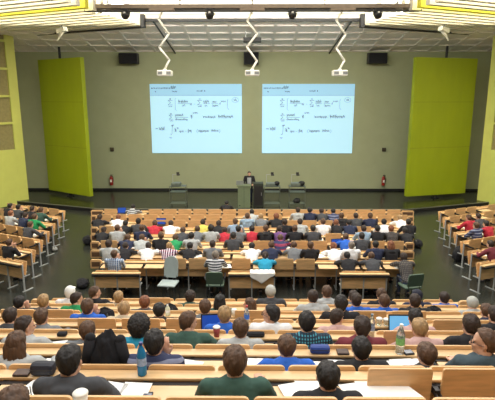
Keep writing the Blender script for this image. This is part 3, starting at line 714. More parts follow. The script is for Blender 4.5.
def body_mesh(J):
    bm = new(); Rm = J['HR']; hd = J['head']
    bm_ball(bm, headloc(J, 0, -0.01, 0.022), 0.074, 0.093, 0.086, Rm, 20)            # skull
    bm_ball(bm, headloc(J, 0, 0.030, -0.035), 0.056, 0.060, 0.072, Rm, 18)           # face
    bm_ball(bm, headloc(J, 0, 0.048, -0.088), 0.032, 0.030, 0.024, Rm)               # chin
    for s in (-1, 1):
        bm_ball(bm, headloc(J, s * 0.045, 0.012, -0.068), 0.02, 0.04, 0.028, Rm)      # jaw
        bm_ball(bm, headloc(J, s * 0.078, -0.004, -0.012), 0.009, 0.018, 0.030, Rm)   # ears
        bm_ball(bm, headloc(J, s * 0.034, 0.068, -0.03), 0.018, 0.016, 0.018, Rm)     # cheeks
        bm_ball(bm, headloc(J, s * 0.028, 0.074, 0.018), 0.022, 0.012, 0.008, Rm)     # brows
    bm_tube(bm, headloc(J, 0, 0.078, 0.008), headloc(J, 0, 0.104, -0.030), 0.008, 0.013); bm_ball(bm, headloc(J, 0, 0.102, -0.032), 0.014, 0.012, 0.011, Rm)
    bm_ball(bm, headloc(J, 0, 0.082, -0.060), 0.022, 0.010, 0.006, Rm); bm_ball(bm, headloc(J, 0, 0.080, -0.069), 0.019, 0.010, 0.006, Rm)
    bm_chain(bm, [J['neck'] - J['sp'] * 0.03, J['neck2'], headloc(J, 0, -0.015, -0.03)], [0.062, 0.054, 0.055], 14)
    torso(bm, J, -0.02)
    for n, s in (('l', -1), ('r', 1)):
        bm_chain(bm, [J['sh'] + Vector((s * 0.08, 0, -0.02)), J['sh' + n], J['el' + n], J['wr' + n]], [0.05, 0.042, 0.034, 0.023], 12)
        hand(bm, J['wr' + n], J['palm' + n], s)
        bm_chain(bm, [J['th' + n], J['kn' + n], J['an' + n]], [0.07, 0.048, 0.036], 12); bm_chain(bm, [J['an' + n] - Vector((0, 0.03, 0.03)), J['to' + n]], [0.036, 0.028], 10)
    return remeshed('person', bm, 0.0085, 3)
def wrinkle(me, amp, f, seed):
    o_ = Vector((seed, seed * 2, 0))
    NR = [v.normal.copy() for v in me.vertices]
    for v, nv in zip(me.vertices, NR):
        n_ = noise.noise((v.co + o_) * f); n2 = noise.noise((v.co + o_) * f * 2.7)
        v.co += nv * (amp * n_ + amp * 0.5 * n2)
def shirt_mesh(J, short=False, hood=False):
    bm = new(); torso(bm, J, 0.008)
    for n, s in (('l', -1), ('r', 1)):
        sh, el, wr_ = J['sh' + n], J['el' + n], J['wr' + n]
        inn = J['sh'] + Vector((s * 0.07, 0, -0.02))
        if short: bm_chain(bm, [inn, sh, sh.lerp(el, 0.62)], [0.074, 0.070, 0.056], 14)
        else: bm_chain(bm, [inn, sh, el, el.lerp(wr_, 0.93)], [0.074, 0.070, 0.052, 0.038], 14)
    if hood:
        bm_ball(bm, J['neck'] - J['sp'] * 0.03 + Vector((0, -0.085, 0)), 0.10, 0.05, 0.06); bm_ball(bm, J['neck'] + Vector((0, -0.03, -0.02)), 0.085, 0.075, 0.04)
    me = remeshed('shirt', bm, 0.011, 3); wrinkle(me, 0.006, 14, 3); return me
def trouser_mesh(J):
    bm = new(); h = J['hip']; sp = J['sp']; rt = Vector((1, 0, 0)); fw = rt.cross(sp) * -1
    bm_loft(bm, [(h + sp * t, rt, fw, rx, ry) for t, rx, ry in ((-0.11, 0.14, 0.11), (-0.04, 0.172, 0.13), (0.06, 0.165, 0.124))])
    for n in 'lr':
        bm_chain(bm, [J['th' + n], J['kn' + n], J['an' + n] + Vector((0, 0, 0.02))], [0.088, 0.066, 0.052], 14)
    me = remeshed('trousers', bm, 0.014, 3); wrinkle(me, 0.005, 12, 7); return me
def shoe_mesh(J):
    bm = new()
    for n in 'lr': bm_chain(bm, [J['an' + n] - Vector((0, 0.04, 0.045)), J['to' + n]], [0.045, 0.038], 12)
    me = remeshed('shoes', bm, 0.012, 2)
    for v in me.vertices: v.co.z = max(v.co.z, 0.003)
    return me
def hair_mesh(J, style, seed):
    bm = new(); Rm = J['HR']
    bmesh.ops.create_icosphere(bm, subdivisions=5 if style not in ('bent',) else 4, radius=1)
    o_ = Vector((seed * 3.1, seed * 1.7, 0))
    g = {'afro': 0.045, 'curly': 0.024}.get(style, 0.013)
    if style in ('whitecap', 'darkcap', 'beanie'): g = 0.016
    for v in bm.verts:
        d = v.co.normalized()
        x = d.x * (0.074 + g); y = d.y * (0.093 + g) - 0.012; z = d.z * (0.086 + g) + 0.026
        inside = 1.0
        # hairline over the forehead, around the ears and along the nape
        if d.y > -0.02:
            line = -0.12 + 0.80 * max(0.0, min(1.0, d.y / 0.7)) - (0.12 if style in ('beanie', 'whitecap', 'darkcap') else 0)
            if d.z < line: inside = 0.0
        elif d.z < -0.1 and d.y > -0.05 and style not in ('long', 'beanie'): inside = 0.0
        elif d.z < -0.93: inside = 0.0
        elif d.z < -0.25 and style not in ('beanie',):      # short hair follows the back of the neck
            y = d.y * (0.090 + g) - 0.016; z = d.z * (0.112 + g) + 0.026; x = d.x * (0.068 + g) * (1 + 0.12 * min(0, d.z + 0.25))
        if inside == 0.0:
            x, y, z = d.x * 0.06, d.y * 0.075 - 0.012, d.z * 0.07 + 0.02
        else:
            p = Vector((x, y, z))
            if style in ('afro', 'curly'): k = 1 + 0.10 * noise.noise(p * 55 + o_) + 0.06 * noise.noise(p * 110 + o_)
            elif style in ('whitecap', 'darkcap'): k = 1.0
            elif style == 'beanie': k = 1.0 + 0.012 * math.sin(math.atan2(x, y) * 34)
            else: k = 1 + 0.075 * noise.noise(Vector((x * 34, y * 34, z * 14)) + o_) + 0.05 * noise.noise(Vector((x * 130, y * 130, z * 30)) + o_)
            x, y, z = x * k, y * k, z * k
        v.co = J['head'] + Rm @ Vector((x, y, z))
    if style == 'long':
        q = new(); secs = []
        dn = Vector((0, -0.25, -1)).normalized(); rt = Rm @ Vector((1, 0, 0)); fw = Rm @ Vector((0, 1, 0))
        for t, rx, ry in ((-0.04, 0.07, 0.05), (0.03, 0.094, 0.072), (0.10, 0.10, 0.07), (0.17, 0.105, 0.055), (0.24, 0.10, 0.045), (0.30, 0.07, 0.03)):
            secs.append((headloc(J, 0, -0.045, 0.03) + Vector((0, -0.22 * t, -1.0 * t)), rt, fw, rx, ry))
        bm_loft(q, secs, 28)
        bmesh.ops.subdivide_edges(q, edges=q.edges[:], cuts=2, use_grid_fill=True)
        for v in q.verts: v.co += Vector((noise.noise(Vector((v.co.x * 60, v.co.y * 60, v.co.z * 6))), noise.noise(Vector((v.co.x * 50, 3, v.co.z * 5))), 0)) * 0.012
        tm = mesh('t', q, None); bm.from_mesh(tm); bpy.data.meshes.remove(tm)
    if style == 'ponytail':
        p0 = headloc(J, 0, -0.105, 0.03)
        pts = [p0, p0 + Vector((0, -0.04, -0.03)), p0 + Vector((0, -0.045, -0.11)), p0 + Vector((0, -0.03, -0.2))]
        bm_chain(bm, pts, [0.022, 0.032, 0.03, 0.012], 12)
    if style == 'whitecap' or style == 'darkcap':
        vs = bm_ball(bm, headloc(J, 0, 0.10, 0.055), 0.06, 0.07, 0.010, Rm)
    return mesh('hair', bm, None, True)
def eyes_mesh(J):
    bm = new()
    for s in (-1, 1): bm_ball(bm, headloc(J, s * 0.029, 0.078, -0.002), 0.010, 0.007, 0.006, J['HR'], 10)
    return mesh('eyes', bm, None, True)
def glasses_mesh(J):
    bm = new()
    for s in (-1, 1):
        P = [headloc(J, s * 0.031 + 0.023 * math.cos(a), 0.098, -0.002 + 0.017 * math.sin(a)) for a in [k * PI / 6 for k in range(13)]]
        for a, b_ in zip(P, P[1:]): bm_tube(bm, a, b_, 0.0025, n=6)
        bm_tube(bm, headloc(J, s * 0.055, 0.096, 0.002), headloc(J, s * 0.084, 0.0, 0.0), 0.0025, n=6)
    bm_tube(bm, headloc(J, -0.008, 0.099, 0.002), headloc(J, 0.008, 0.099, 0.002), 0.0025, n=6)
    return mesh('glasses', bm, None)
CACHE = {}
def cached(key, fn, *a):
    if key not in CACHE: CACHE[key] = fn(*a)
    return CACHE[key]
def person(loc, rotz, hair, style, top, label, group, kind='desk', lean=10, yaw=0, glasses=False, short=None, hood=False):
    pk = (kind, lean, round(yaw, 2)); J = cached(('J',) + pk, pose, kind, lean, yaw)
    me = cached(('b',) + pk, body_mesh, J)
    def link(name, m_, material, parent=None):
        o = bpy.data.objects.new(name, m_)
        if len(m_.materials) == 0: m_.materials.append(material)
        COL.objects.link(o); o.parent = parent
        o.material_slots[0].link = 'OBJECT'; o.material_slots[0].material = material
        return o
    root = link('person', me, M_skin); root.location = loc; root.rotation_euler = (0, 0, rotz)
    tag(root, label, 'person', group)
    sh = bool(short)
    link('shirt', cached(('s', sh, hood) + pk, shirt_mesh, J, sh, hood), topmat(top), root)
    link('trousers', cached(('t',) + pk, trouser_mesh, J), M_jean if rnd.random() < 0.6 else topmat('black'), root)
    link('shoes', cached(('f',) + pk, shoe_mesh, J), M_black, root)
    seed = rnd.randint(0, 2)
    hm = {'whitecap': mat('white_cap_cloth', srgb(232, 232, 228), 0.85), 'darkcap': mat('dark_cap_cloth', srgb(30, 34, 52), 0.85), 'beanie': mat('pale_beanie_knit', srgb(176, 178, 172), 0.95, var=0.15, scale=60)}
    nm = {'whitecap': 'cap', 'darkcap': 'cap', 'beanie': 'beanie'}.get(style, 'hair')
    st = 'short' if style == 'bent' else style
    link(nm, cached(('h', st, seed) + pk, hair_mesh, J, st, seed), hm.get(style) or hairmat(hair), root)
    link('eyes', cached(('e',) + pk, eyes_mesh, J), M_black, root)
    if glasses: link('glasses', cached(('g',) + pk, glasses_mesh, J), M_black, root)
    return root
LEANS = (2, 12, 22, 32, 42)
def choose_lean(v, Yhip, zf, fwdy=1.0):
    best = None
    for L_ in LEANS:
        J = cached(('J', 'desk', L_, 0), pose, 'desk', L_, 0)
        vv = vproj(Yhip + J['head'].y * fwdy, CAMZ - (zf + J['head'].z + 0.01))
        if best is None or abs(vv - v) < best[0]: best = (abs(vv - v), L_, J)
    return best[1], best[2]
ROWTXT_F = {j: '%s centre-block row' % ORD[8 - j] for j in range(0, 9)}
STY = {'short': 'hair', 'bent': 'hair', 'curly': 'curly hair', 'afro': 'bushy hair', 'long': 'long hair', 'ponytail': 'ponytail'}
def plabel(hair, style, top, tail):
    if style == 'whitecap': h = 'in a white cap and'
    elif style == 'darkcap': h = 'in a dark cap and'
    elif style == 'beanie': h = 'in a pale knit cap and'
    else: h = 'with %s %s in' % (hair, STY[style])
    l = 'person %s %s top, %s' % (h, top, tail)
    return l if len(l.split()) <= 16 else 'person %s %s, %s' % (h, top, tail)

# ---------------------------------------------------------------- paper on desks
def paper_mesh(seed):
    q = random.Random(seed); bb = new()
    for k in range(q.choice((1, 2, 2))):
        a = q.uniform(-0.35, 0.35); bm_box(bb, q.uniform(-0.06, 0.06) + k * 0.11, q.uniform(-0.02, 0.02), 0.002 + 0.003 * k, 0.21, 0.29, 0.003, rot=Matrix.Rotation(a, 4, 'Z'))
    return mesh('paper', bb, M_paper)
PAP = [paper_mesh(i) for i in range(6)]
def paper(loc, rotz, label, i=0):
    o = obj('paper', PAP[i % 6]); o.location = loc; o.rotation_euler = (0, 0, rotz); tag(o, label, 'paper', 'papers on the desks'); return o

# ---- front centre block
FY0, FDY, FRIM = 11.56, 0.83, 0.82
front_people = {j: [] for j in range(1, 9)}
for px, v, hair, style, top in FRONT:
    best = None
    for j in range(1, 9):
        Yh = FY0 + FDY * j - 0.62
        vv = vproj(Yh + 0.10, CAMZ - 1.19)
        if best is None or abs(vv + 0.8 - v) < best[0]: best = (abs(vv + 0.8 - v), j)
    if v > 253: best = (0, 1)
    elif best[1] == 1: best = (0, 2)
    front_people[best[1]].append([px, v, hair, style, top])
# resolve people too close in one row by moving to the neighbouring row
for j in range(1, 9):
    Yh = FY0 + FDY * j - 0.62
    L_ = sorted(front_people[j]); keep = []
    for p in L_:
        x = worldx(p[0], Yh + 0.1, 3.9)
        if keep and x - worldx(keep[-1][0], Yh + 0.1, 3.9) < 0.40: p[0] = keep[-1][0] + 0.42 / zc(Yh, 3.9) * 480
        keep.append(p)
    front_people[j] = keep
arm_cycle = ['desk', 'write', 'fold', 'desk', 'chin', 'write']
cnt = 0
LOOSE = [(215.8, 253.5), (402, 258.3)]
for j in range(8, 0, -1):
    Yr = FY0 + FDY * j; Yh = Yr - 0.62
    hw = 160 / 480 * zc(Yr, 4.3)
    n = int((hw - 0.12) / PITCH_F); slots = [(i + 0.5) * PITCH_F for i in range(-n, n)]
    occ = []
    for i, (px, v, hair, style, top) in enumerate(front_people[j]):
        lean, J = choose_lean(v, Yh, 0)
        X = worldx(px, Yh + J['head'].y, CAMZ - J['head'].z)
        X = max(-hw + 0.25, min(hw - 0.25, X))
        kind = arm_cycle[(cnt * 5 + j) % 6]; cnt += 1
        lean = {2: 2, 12: 12, 22: 22, 32: 32, 42: 42}[lean]
        hood = top in ('light grey', 'green', 'light blue', 'black') and cnt % 3 == 0 or top == 'green' or style == 'bent'
        yo = -0.10 if (j == 1 and px in (215.8, 402)) else 0
        person((X, Yh + yo, 0), 0, hair, style, top, plabel(hair, style, top, '%s from left, %s' % (ORD[i], ROWTXT_F[j])), 'students in the centre block', kind, lean, 0, hood=hood)
        occ.append(X)
        if cnt % 3 != 1 and abs(px - 265.3) > 1:
            paper((X + rnd.uniform(-0.12, 0.2), Yr - 0.31, FRIM - 0.062), rnd.uniform(-0.3, 0.3), 'white papers before the %s person from left, %s' % (ORD[i], ROWTXT_F[j]), cnt)
    def state(i, slots=slots, occ=occ, j=j, Yr=Yr):
        x = slots[i]
        if j == 1:
            px_ = 252 + x / zc(Yr, 4.3) * 480
            if 122 < px_ < 165 or 315 < px_ < 337: return 'down'
            if 165 < px_ < 200 or 290 < px_ < 315: return 'up'
        return 'down' if any(abs(x - o_) < 0.40 for o_ in occ) else 'up'
    e = hw - n * PITCH_F
    aocc = []
    bench((0, Yr, 0), 0, 'F', slots, state, -hw, hw, FRIM, 0.0, 'light wooden bench row with folding desks, %s row of the centre block' % ORD[8 - j],
          'bench rows of the centre block', ends=(e, e))
# last partial backs
for (a, z_), lab in (((-4.03, -2.84), 'left'), ((-0.575, 0.575), 'middle'), ((2.24, 3.45), 'right')):
    m_ = (a + z_) / 2; sl = [m_ - PITCH_F / 2, m_ + PITCH_F / 2]
    bench((0, FY0, 0), 0, 'F', sl, lambda i: 'none', a - 0.02, z_ + 0.02, FRIM, 0.0, 'free-standing two-seat wooden bench at the back of the centre block, %s one' % lab, 'two-seat benches', desks=False)

# ---- side blocks
SROT = R(24)
for s, side, ex, ey, ppl in ((-1, 'left', -6.12, 12.15, LEFT), (1, 'right', 6.05, 12.15, RIGHT)):
    u = Vector((s * math.cos(SROT), math.sin(SROT), 0)); f = Vector((-s * math.sin(SROT), math.cos(SROT), 0))
    rz = s * SROT
    ends_ = [Vector((ex, ey, 0)) + f * (0.827 * i) + u * (0.595 * i) for i in range(7)]
    placed = {i: [] for i in range(7)}
    for px, v, hair, style, top in ppl:
        P = at_h(px, v, CAMZ - 1.19); best = None
        for i in range(1, 7):
            d = (P - ends_[i]).dot(f) + 0.54
            if best is None or abs(d) < best[0]: best = (abs(d), i)
        placed[best[1]].append((px, P, hair, style, top))
    for i in range(7):
        occ = []; E = ends_[i]
        L_ = sorted(placed[i], key=lambda a: a[0]); lastd = None
        lst = []
        for px, P, hair, style, top in L_:
            du = (P - E).dot(u)
            k = max(0, round((du - 0.3) / PITCH_F)); 
            while k in [q_[0] for q_ in lst]: k += 1
            lst.append((k, hair, style, top))
        lst.sort(key=lambda a: -a[0] * (1 if s < 0 else -1))
        for q_, (k, hair, style, top) in enumerate(lst):
            base = E + u * (0.29 + k * PITCH_F) - f * 0.62; cnt += 1
            person(base, rz, hair, style, top, plabel(hair, style, top, '%s from left, %s row of %s block' % (ORD[q_], ORD[6 - i], side)), 'students in the %s block' % side, arm_cycle[cnt % 6], (12, 22)[cnt % 2], 0)
            occ.append(k)
            pb_ = E + u * (0.32 + k * PITCH_F) - f * 0.31; paper((pb_.x, pb_.y, FRIM - 0.062), rz, 'white papers before the %s person from left, %s row of %s block' % (ORD[q_], ORD[6 - i], side), cnt)
        ns = 7 if i < 4 else 5 
        ns = min(ns, int((13.1 - abs(E.x)) / math.cos(SROT) / PITCH_F))
        slots = [s * (0.29 + k * PITCH_F) for k in range(ns)]
        st = lambda i_, occ=occ, i=i: 'down' if (i_ in occ or (i * 3 + i_) % 4 == 1) else 'up'
        xs = sorted((0, s * (ns * PITCH_F + 0.02)))
        bench(E, rz, 'F', slots, st if i > 0 else (lambda i_: 'none'), xs[0], xs[1], FRIM, 0.0, 'light wooden bench row with folding desks, %s row of the %s block' % (ORD[6 - i], side),
              'bench rows of the %s side block' % side, desks=i > 0, seats='up')

# ---- rear block
rear_rows = {k: [] for k in range(-1, 7)}
for r_ in REAR: rear_rows[r_[0]].append(r_)
RTXT = {k: '%s rear row' % ORD[6 - k] for k in range(-1, 7)}
for k in range(6, -2, -1):
    Yr, rimz = rear_rim(k); zf = rear_floor(k); Yh = Yr - 0.60
    slots = [i * PITCH_R for i in range(-6, 7)] if k % 2 == 0 else [(i + 0.5) * PITCH_R for i in range(-7, 7)]
    occ = []; L_ = sorted(rear_rows[k], key=lambda a: a[1]); lastX = -99
    for i, (_, px, v, hair, style, top, ex) in enumerate(L_):
        lean = (2, 12, 12, 22)[(i * 3 + k * 5) % 4]
        if 'afro' in style or k <= 0: lean = 12
        J = cached(('J', 'desk', lean, 0), pose, 'desk', lean, 0)
        sc = min((abs(vproj(Yh + J['head'].y * q_, CAMZ - zf - (J['head'].z + 0.01) * q_) - v), q_) for q_ in [0.88 + 0.01 * t_ for t_ in range(-4, 17)])[1]
        kind = 'chin' if 'chin' in ex else ('write' if 'write' in ex else ('desk', 'write', 'fold')[(i + k) % 3])
        yaw = R(62) if 'turnl' in ex else (R(-48) if 'turnr' in ex else 0)
        if 'glasses' in ex: yaw = R(66)
        X = worldx(px, Yh + J['head'].y, CAMZ - zf - J['head'].z * sc)
        if X - lastX < 0.42: X = lastX + 0.42
        lastX = X
        pp = person((X, Yh, zf), 0, hair, style, top, plabel(hair, style, top, '%s from left, %s' % (ORD[i], RTXT[k])), 'students in the rear block', kind, lean, yaw,
               glasses='glasses' in ex, hood=(top in ('dark grey', 'light grey') and k < 7), short=(top in ('blue', 'green') and i % 2 == 0) or (k == 1 and top == 'slate')); pp.scale = (max(sc, 0.94), max(sc, 0.94), sc)
        occ.append(X)
        if (i * 7 + k) % 4 != 0:
            paper((X + (0.10 if i % 2 else -0.12), Yr - 0.31, zf + 0.80 - 0.062), rnd.uniform(-0.2, 0.2), 'white papers before the %s person from left, %s' % (ORD[i], RTXT[k]), i + k)
    def state(i, occ=occ, k=k, slots=slots):
        x = slots[i]
        if k == 0: return 'up' if i >= 8 else 'down'
        if k == 1: return 'up' if i in (4,) else 'down'
        if k == 2: return 'up' if i in (9, 12) else 'down'
        return 'down' if any(abs(x - o_) < 0.36 for o_ in occ) else ('up' if (i * 5 + k * 3) % 4 < 3 else 'down')
    bench((0, Yr, zf), 0, 'R', slots, state, -3.85, 3.85, 0.80, RDH if k < 6 else 0.0, 'light wooden bench row with folding desks, %s row of the rear block' % ORD[6 - k], 'bench rows of the rear block',
          ends=(0.27, 0.27) if k % 2 == 0 else (0, 0), seats=(k < 6))

# ---- lecturer and the assistant by the first row
lec = person((worldx(249.3, 22.25, 3.6), 22.25, STAGEZ), PI, 'black', 'short', 'light grey', 'person standing behind the lectern facing the audience, dark jacket over pale top', 'speakers', 'stand', 10, 0)
lec.scale = (0.93, 0.93, 0.93)
J_ = CACHE[('J', 'stand', 10, 0)]; bb = new()
for n_, s in (('l', -1), ('r', 1)):
    bm_chain(bb, [J_['sh'] + Vector((s * 0.12, 0, -0.02)), J_['sh' + n_], J_['el' + n_], J_['el' + n_].lerp(J_['wr' + n_], 0.95)], [0.08, 0.078, 0.058, 0.044], 14)
torso(bb, J_, 0.018)
jm = remeshed('jacket', bb, 0.012, 3); q = bmesh.new(); q.from_mesh(jm)
bmesh.ops.delete(q, geom=[v for v in q.verts if v.co.y > 0.03 and abs(v.co.x) < 0.10 and v.co.z < 1.40], context='VERTS'); q.to_mesh(jm); q.free(); jm.materials.append(topmat('black'))
jo = obj('jacket', jm, None, lec); md = jo.modifiers.new('s', 'SOLIDIFY'); md.thickness = 0.006
person((worldx(226, 18.5, 4.0), 18.62, 0.0), 0, 'black', 'short', 'black', 'person with black hair in black seated alone in front of the first centre-block row', 'speakers', 'fold', 32, 0).scale = (0.92, 0.92, 0.90)

# ================================================================= LOOSE CHAIRS
def loose_chair(loc, rotz, m, label, back_h=0.42, arms=False):
    t = thing('loose_chair', label, 'chair', loc, rotz, 'loose chairs behind the centre block')
    bb = new(); bm_box(bb, 0, 0, 0.45, 0.46, 0.44, 0.05, bev=0.022); obj('seat', bb, m, t, True)
    bb = rounded_plate(0.42 if arms else 0.37, back_h, 0.035, 0.17 if not arms else 0.05); bmesh.ops.rotate(bb, cent=(0, 0, 0), matrix=Matrix.Rotation(R(10), 3, 'X'), verts=bb.verts[:])
    for v_ in bb.verts: v_.co.y -= 0.35 * v_.co.x ** 2 * -1
    bmesh.ops.translate(bb, vec=(0, -0.25, 0.52), verts=bb.verts[:]); obj('backrest', bb, m, t)
    for sx in (-1, 1):
        for sy in (-1, 1):
            bb = new(); bm_tube(bb, (sx * 0.19, sy * 0.18, 0.43), (sx * 0.23, sy * 0.23, 0.012), 0.013, n=10); bm_ball(bb, (sx * 0.23, sy * 0.23, 0.012), 0.014); obj('leg', bb, M_dsteel, t)
    bb = new()
    for sx in (-1, 1): bm_tube(bb, (sx * 0.15, -0.2, 0.43), (sx * 0.15, -0.28, 0.7), 0.011, n=8)
    obj('back_support', bb, M_dsteel, t)
    if arms:
        for sx in (-1, 1):
            bb = new(); bm_tube(bb, (sx * 0.25, -0.2, 0.66), (sx * 0.25, 0.16, 0.66), 0.02, n=10); bm_tube(bb, (sx * 0.25, 0.14, 0.66), (sx * 0.24, 0.14, 0.44), 0.013, n=8); bm_tube(bb, (sx * 0.25, -0.2, 0.66), (sx * 0.2, -0.27, 0.62), 0.013, n=8)
            obj('armrest', bb, M_black, t)
    return t
M_chg = mat('grey_blue_chair_shell', srgb(158, 170, 168), 0.5, var=0.04)
M_chgr = mat('dark_green_chair', srgb(72, 92, 76), 0.6, var=0.06)
loose_chair((worldx(168.5, 11.65, 4.6), 11.62, 0), R(172), M_chg, 'empty pale grey chair with its back to the last centre-block desks', 0.56)
Xg = worldx(215.8, FY0 + FDY - 0.5, 3.95)
loose_chair((Xg, FY0 + FDY - 0.74, 0), 0, M_chgr, 'green chair under the person in black and white stripes', 0.34, True)
Xd = min(worldx(402, FY0 + FDY - 0.5, 3.95), 3.99)
loose_chair((Xd + 0.12, FY0 + FDY - 0.84, 0), R(14), M_chgr, 'green chair at the right end of the last centre-block row', 0.34, True)

# ================================================================= BAGS, COATS
def lump(name, loc, sx, sy, sz, m, label, cat, seed=1, fold=0.12, rotz=0, straps=True, zsharp=False):
    t = thing(name, label, cat, loc, rotz)
    bb = new(); bmesh.ops.create_icosphere(bb, subdivisions=5, radius=1)
    for v in bb.verts:
        d = v.co.normalized(); k = 1 + fold * noise.noise(d * 2.3 + Vector((seed, 0, 0))) + fold * 0.6 * noise.noise(Vector((d.x * 7, d.y * 7, d.z * 2.0)) + Vector((0, seed, 0)))
        p = Vector((d.x * 1.05, d.y * 1.05, d.z)) * k
        v.co = Vector((p.x * sx / 2, p.y * sy / 2, max(0, (p.z + 0.92) * sz / 2)))
    obj('body', bb, m, t, True)
    if straps:
        for s in (-1, 1):
            bb = new()
            pts = [Vector((s * sx * 0.22, -sy * 0.42, sz * 0.75)), Vector((s * sx * 0.26, -sy * 0.62, sz * 0.5)), Vector((s * sx * 0.26, -sy * 0.5, sz * 0.2))]
            bm_chain(bb, pts, [0.014] * 3, 8); obj('strap', bb, M_black, t, True)
        bb = new()
        bm_chain(bb, [Vector((-0.05, 0, sz * 0.93)), Vector((0, 0, sz * 1.03)), Vector((0.05, 0, sz * 0.93))], [0.012] * 3, 8)
        obj('carry_loop', bb, M_black, t, True)
        bb = new(); bm_box(bb, 0, sy * 0.46, sz * 0.38, sx * 0.6, sy * 0.12, sz * 0.4, bev=0.02); obj('pocket', bb, m, t)
    return t
def onfloor(px, v, lab, seed, sx=0.34, sy=0.24, sz=0.42, m=None):
    p = at_h(px, v, CAMZ - 0.15); lump('backpack', (p.x, p.y, 0), sx, sy, sz, m or M_blackfab, lab, 'backpack', seed, rotz=seed)
onfloor(457.5, 256, 'black backpack on the aisle floor at the right block row ends', 1, 0.42, 0.32, 0.5)
onfloor(82, 282, 'dark backpack lying on the left aisle floor nearest the rear block', 2, 0.5, 0.3, 0.22)
onfloor(88, 241, 'dark bag on the left aisle floor beside the centre block', 3, 0.4, 0.3, 0.34)
onfloor(417, 243, 'dark bag on the right aisle floor beside the centre block', 4, 0.4, 0.3, 0.3)
onfloor(54, 247, 'pale grey bag on the floor at the left block row ends', 5, 0.22, 0.16, 0.14, mat('pale_bag', srgb(150, 150, 146), 0.8))
zf1 = rear_floor(1)
# coat bundle standing over a seat of the second-last rear row
cx = worldx(105, 3.55, 2.0)
t = lump('coat', (cx, 3.60, zf1 + 0.46), 0.30, 0.22, 0.80, M_blackfab, 'black coat draped in folds over an empty seat, rear block', 'coat', 8, 0.09, straps=False)
bb = new(); bm_chain(bb, [Vector((-0.12, -0.03, 0.72)), Vector((-0.17, -0.05, 0.45)), Vector((-0.15, -0.06, 0.15))], [0.045, 0.05, 0.035], 12); obj('sleeve', bb, M_blackfab, t, True)
bb = new(); bm_chain(bb, [Vector((0.12, -0.02, 0.70)), Vector((0.17, -0.04, 0.42)), Vector((0.16, -0.04, 0.12))], [0.045, 0.05, 0.035], 12); obj('sleeve', bb, M_blackfab, t, True)
def rear_desk_z(k): return rear_floor(k) + 0.80 - 0.062
def rear_shelf_z(k): return rear_floor(k) + 0.80 - 0.033
def deskbag(px, k, sx, sy, sz, m, lab, seed):
    Yr, _ = rear_rim(k); lump('bag', (worldx(px, Yr - 0.3, RH0 + RDH * k), Yr - 0.29, rear_desk_z(k)), sx, sy, sz, m, lab, 'bag', seed)
deskbag(105, 4, 0.26, 0.2, 0.24, M_blackfab, 'black bag on the desk beside the person in blue, third rear-block row', 2)
deskbag(170, 5, 0.22, 0.16, 0.2, M_blackfab, 'dark bag standing on the second rear-block desk left of middle', 3)
deskbag(433, 5, 0.24, 0.18, 0.18, M_blackfab, 'black bag beside the person in blue at the right, rear block', 4)
deskbag(363, 5, 0.16, 0.15, 0.1, mat('navy_case_fabric', srgb(34, 44, 84), 0.8), 'navy bag on the second rear-block desk right of middle', 5)

# ================================================================= SMALL THINGS ON THE DESKS
def bottle(px, Y, z, h, r, body_m, cap_m, label_m, lab, h_=None):
    X = worldx(px, Y, CAMZ - z)
    t = thing('bottle', lab, 'bottle', (X, Y, z))
    bb = new(); bm_lathe(bb, [(0, 0), (r * 0.9, 0), (r, h * 0.03), (r, h * 0.3), (r * 0.9, h * 0.36), (r, h * 0.42), (r, h * 0.62), (r * 0.75, h * 0.76), (r * 0.36, h * 0.88), (r * 0.34, h * 0.93), (0, h * 0.93)], 24); obj('bottle_body', bb, body_m, t, True)
    bb = new(); bm_lathe(bb, [(0, h * 0.92), (r * 0.42, h * 0.92), (r * 0.42, h), (0, h)], 16); obj('cap', bb, cap_m, t)
    bb = new(); bm_tube(bb, (0, 0, h * 0.32), (0, 0, h * 0.55), r * 1.02, n=24, cap=False); obj('bottle_label', bb, label_m, t, True)
Y0 = RY0 - 0.07; Y1 = RY0 + RDY - 0.07; Y2 = Y1 + RDY; Y3 = Y2 + RDY
M_bb = mat('bright_blue_plastic', srgb(20, 120, 170), 0.25, var=0.1); M_lb = mat('pale_label', srgb(150, 170, 200), 0.6, var=0.3, scale=40)
bottle(142.5, Y0, rear_shelf_z(0), 0.27, 0.036, M_bb, mat('dark_blue_cap', srgb(26, 46, 120), 0.4), M_lb, 'blue drinks bottle on the shelf behind the person in navy stripes')
bottle(399.5, Y1, rear_shelf_z(1), 0.29, 0.04, M_glass, M_white, mat('green_label', srgb(120, 176, 96), 0.6, var=0.2, scale=50), 'clear water bottle with green label, right side of rear block')
bottle(371, Y2, rear_shelf_z(2), 0.27, 0.036, M_glass, mat('grey_cap', srgb(110, 130, 140), 0.4), M_lb, 'clear bottle next to the person in the maroon top')
bottle(247, Y3, rear_shelf_z(3), 0.26, 0.034, M_glass, mat('red_cap', srgb(180, 60, 60), 0.4), mat('blue_label', srgb(50, 110, 200), 0.6), 'clear bottle with blue label and red cap, rear block middle')
bottle(168, Y3 + RDY, rear_shelf_z(4), 0.16, 0.035, mat('beige_bottle', srgb(220, 220, 190), 0.5), M_white, M_paper, 'small pale bottle on the third rear-block shelf')
def cup(px, Y, z, h, r, m, lab, lid=M_white):
    X = worldx(px, Y, CAMZ - z); t = thing('cup', lab, 'cup', (X, Y, z))
    bb = new(); bm_lathe(bb, [(0, 0), (r * 0.72, 0), (r, h * 0.9), (0, h * 0.9)], 22); obj('cup_body', bb, m, t, True)
    bb = new(); bm_lathe(bb, [(r * 1.04, h * 0.88), (r * 1.04, h * 0.93), (r * 0.85, h), (0, h)], 22); obj('lid', bb, lid, t, True)
cup(217, Y2, rear_shelf_z(2), 0.12, 0.04, mat('red_cup', srgb(150, 60, 60), 0.5), 'red paper cup with white lid on a rear-block shelf')
cup(234.5, Y3 + RDY, rear_shelf_z(4), 0.10, 0.04, M_white, 'white cup on the third rear-block shelf left of middle')
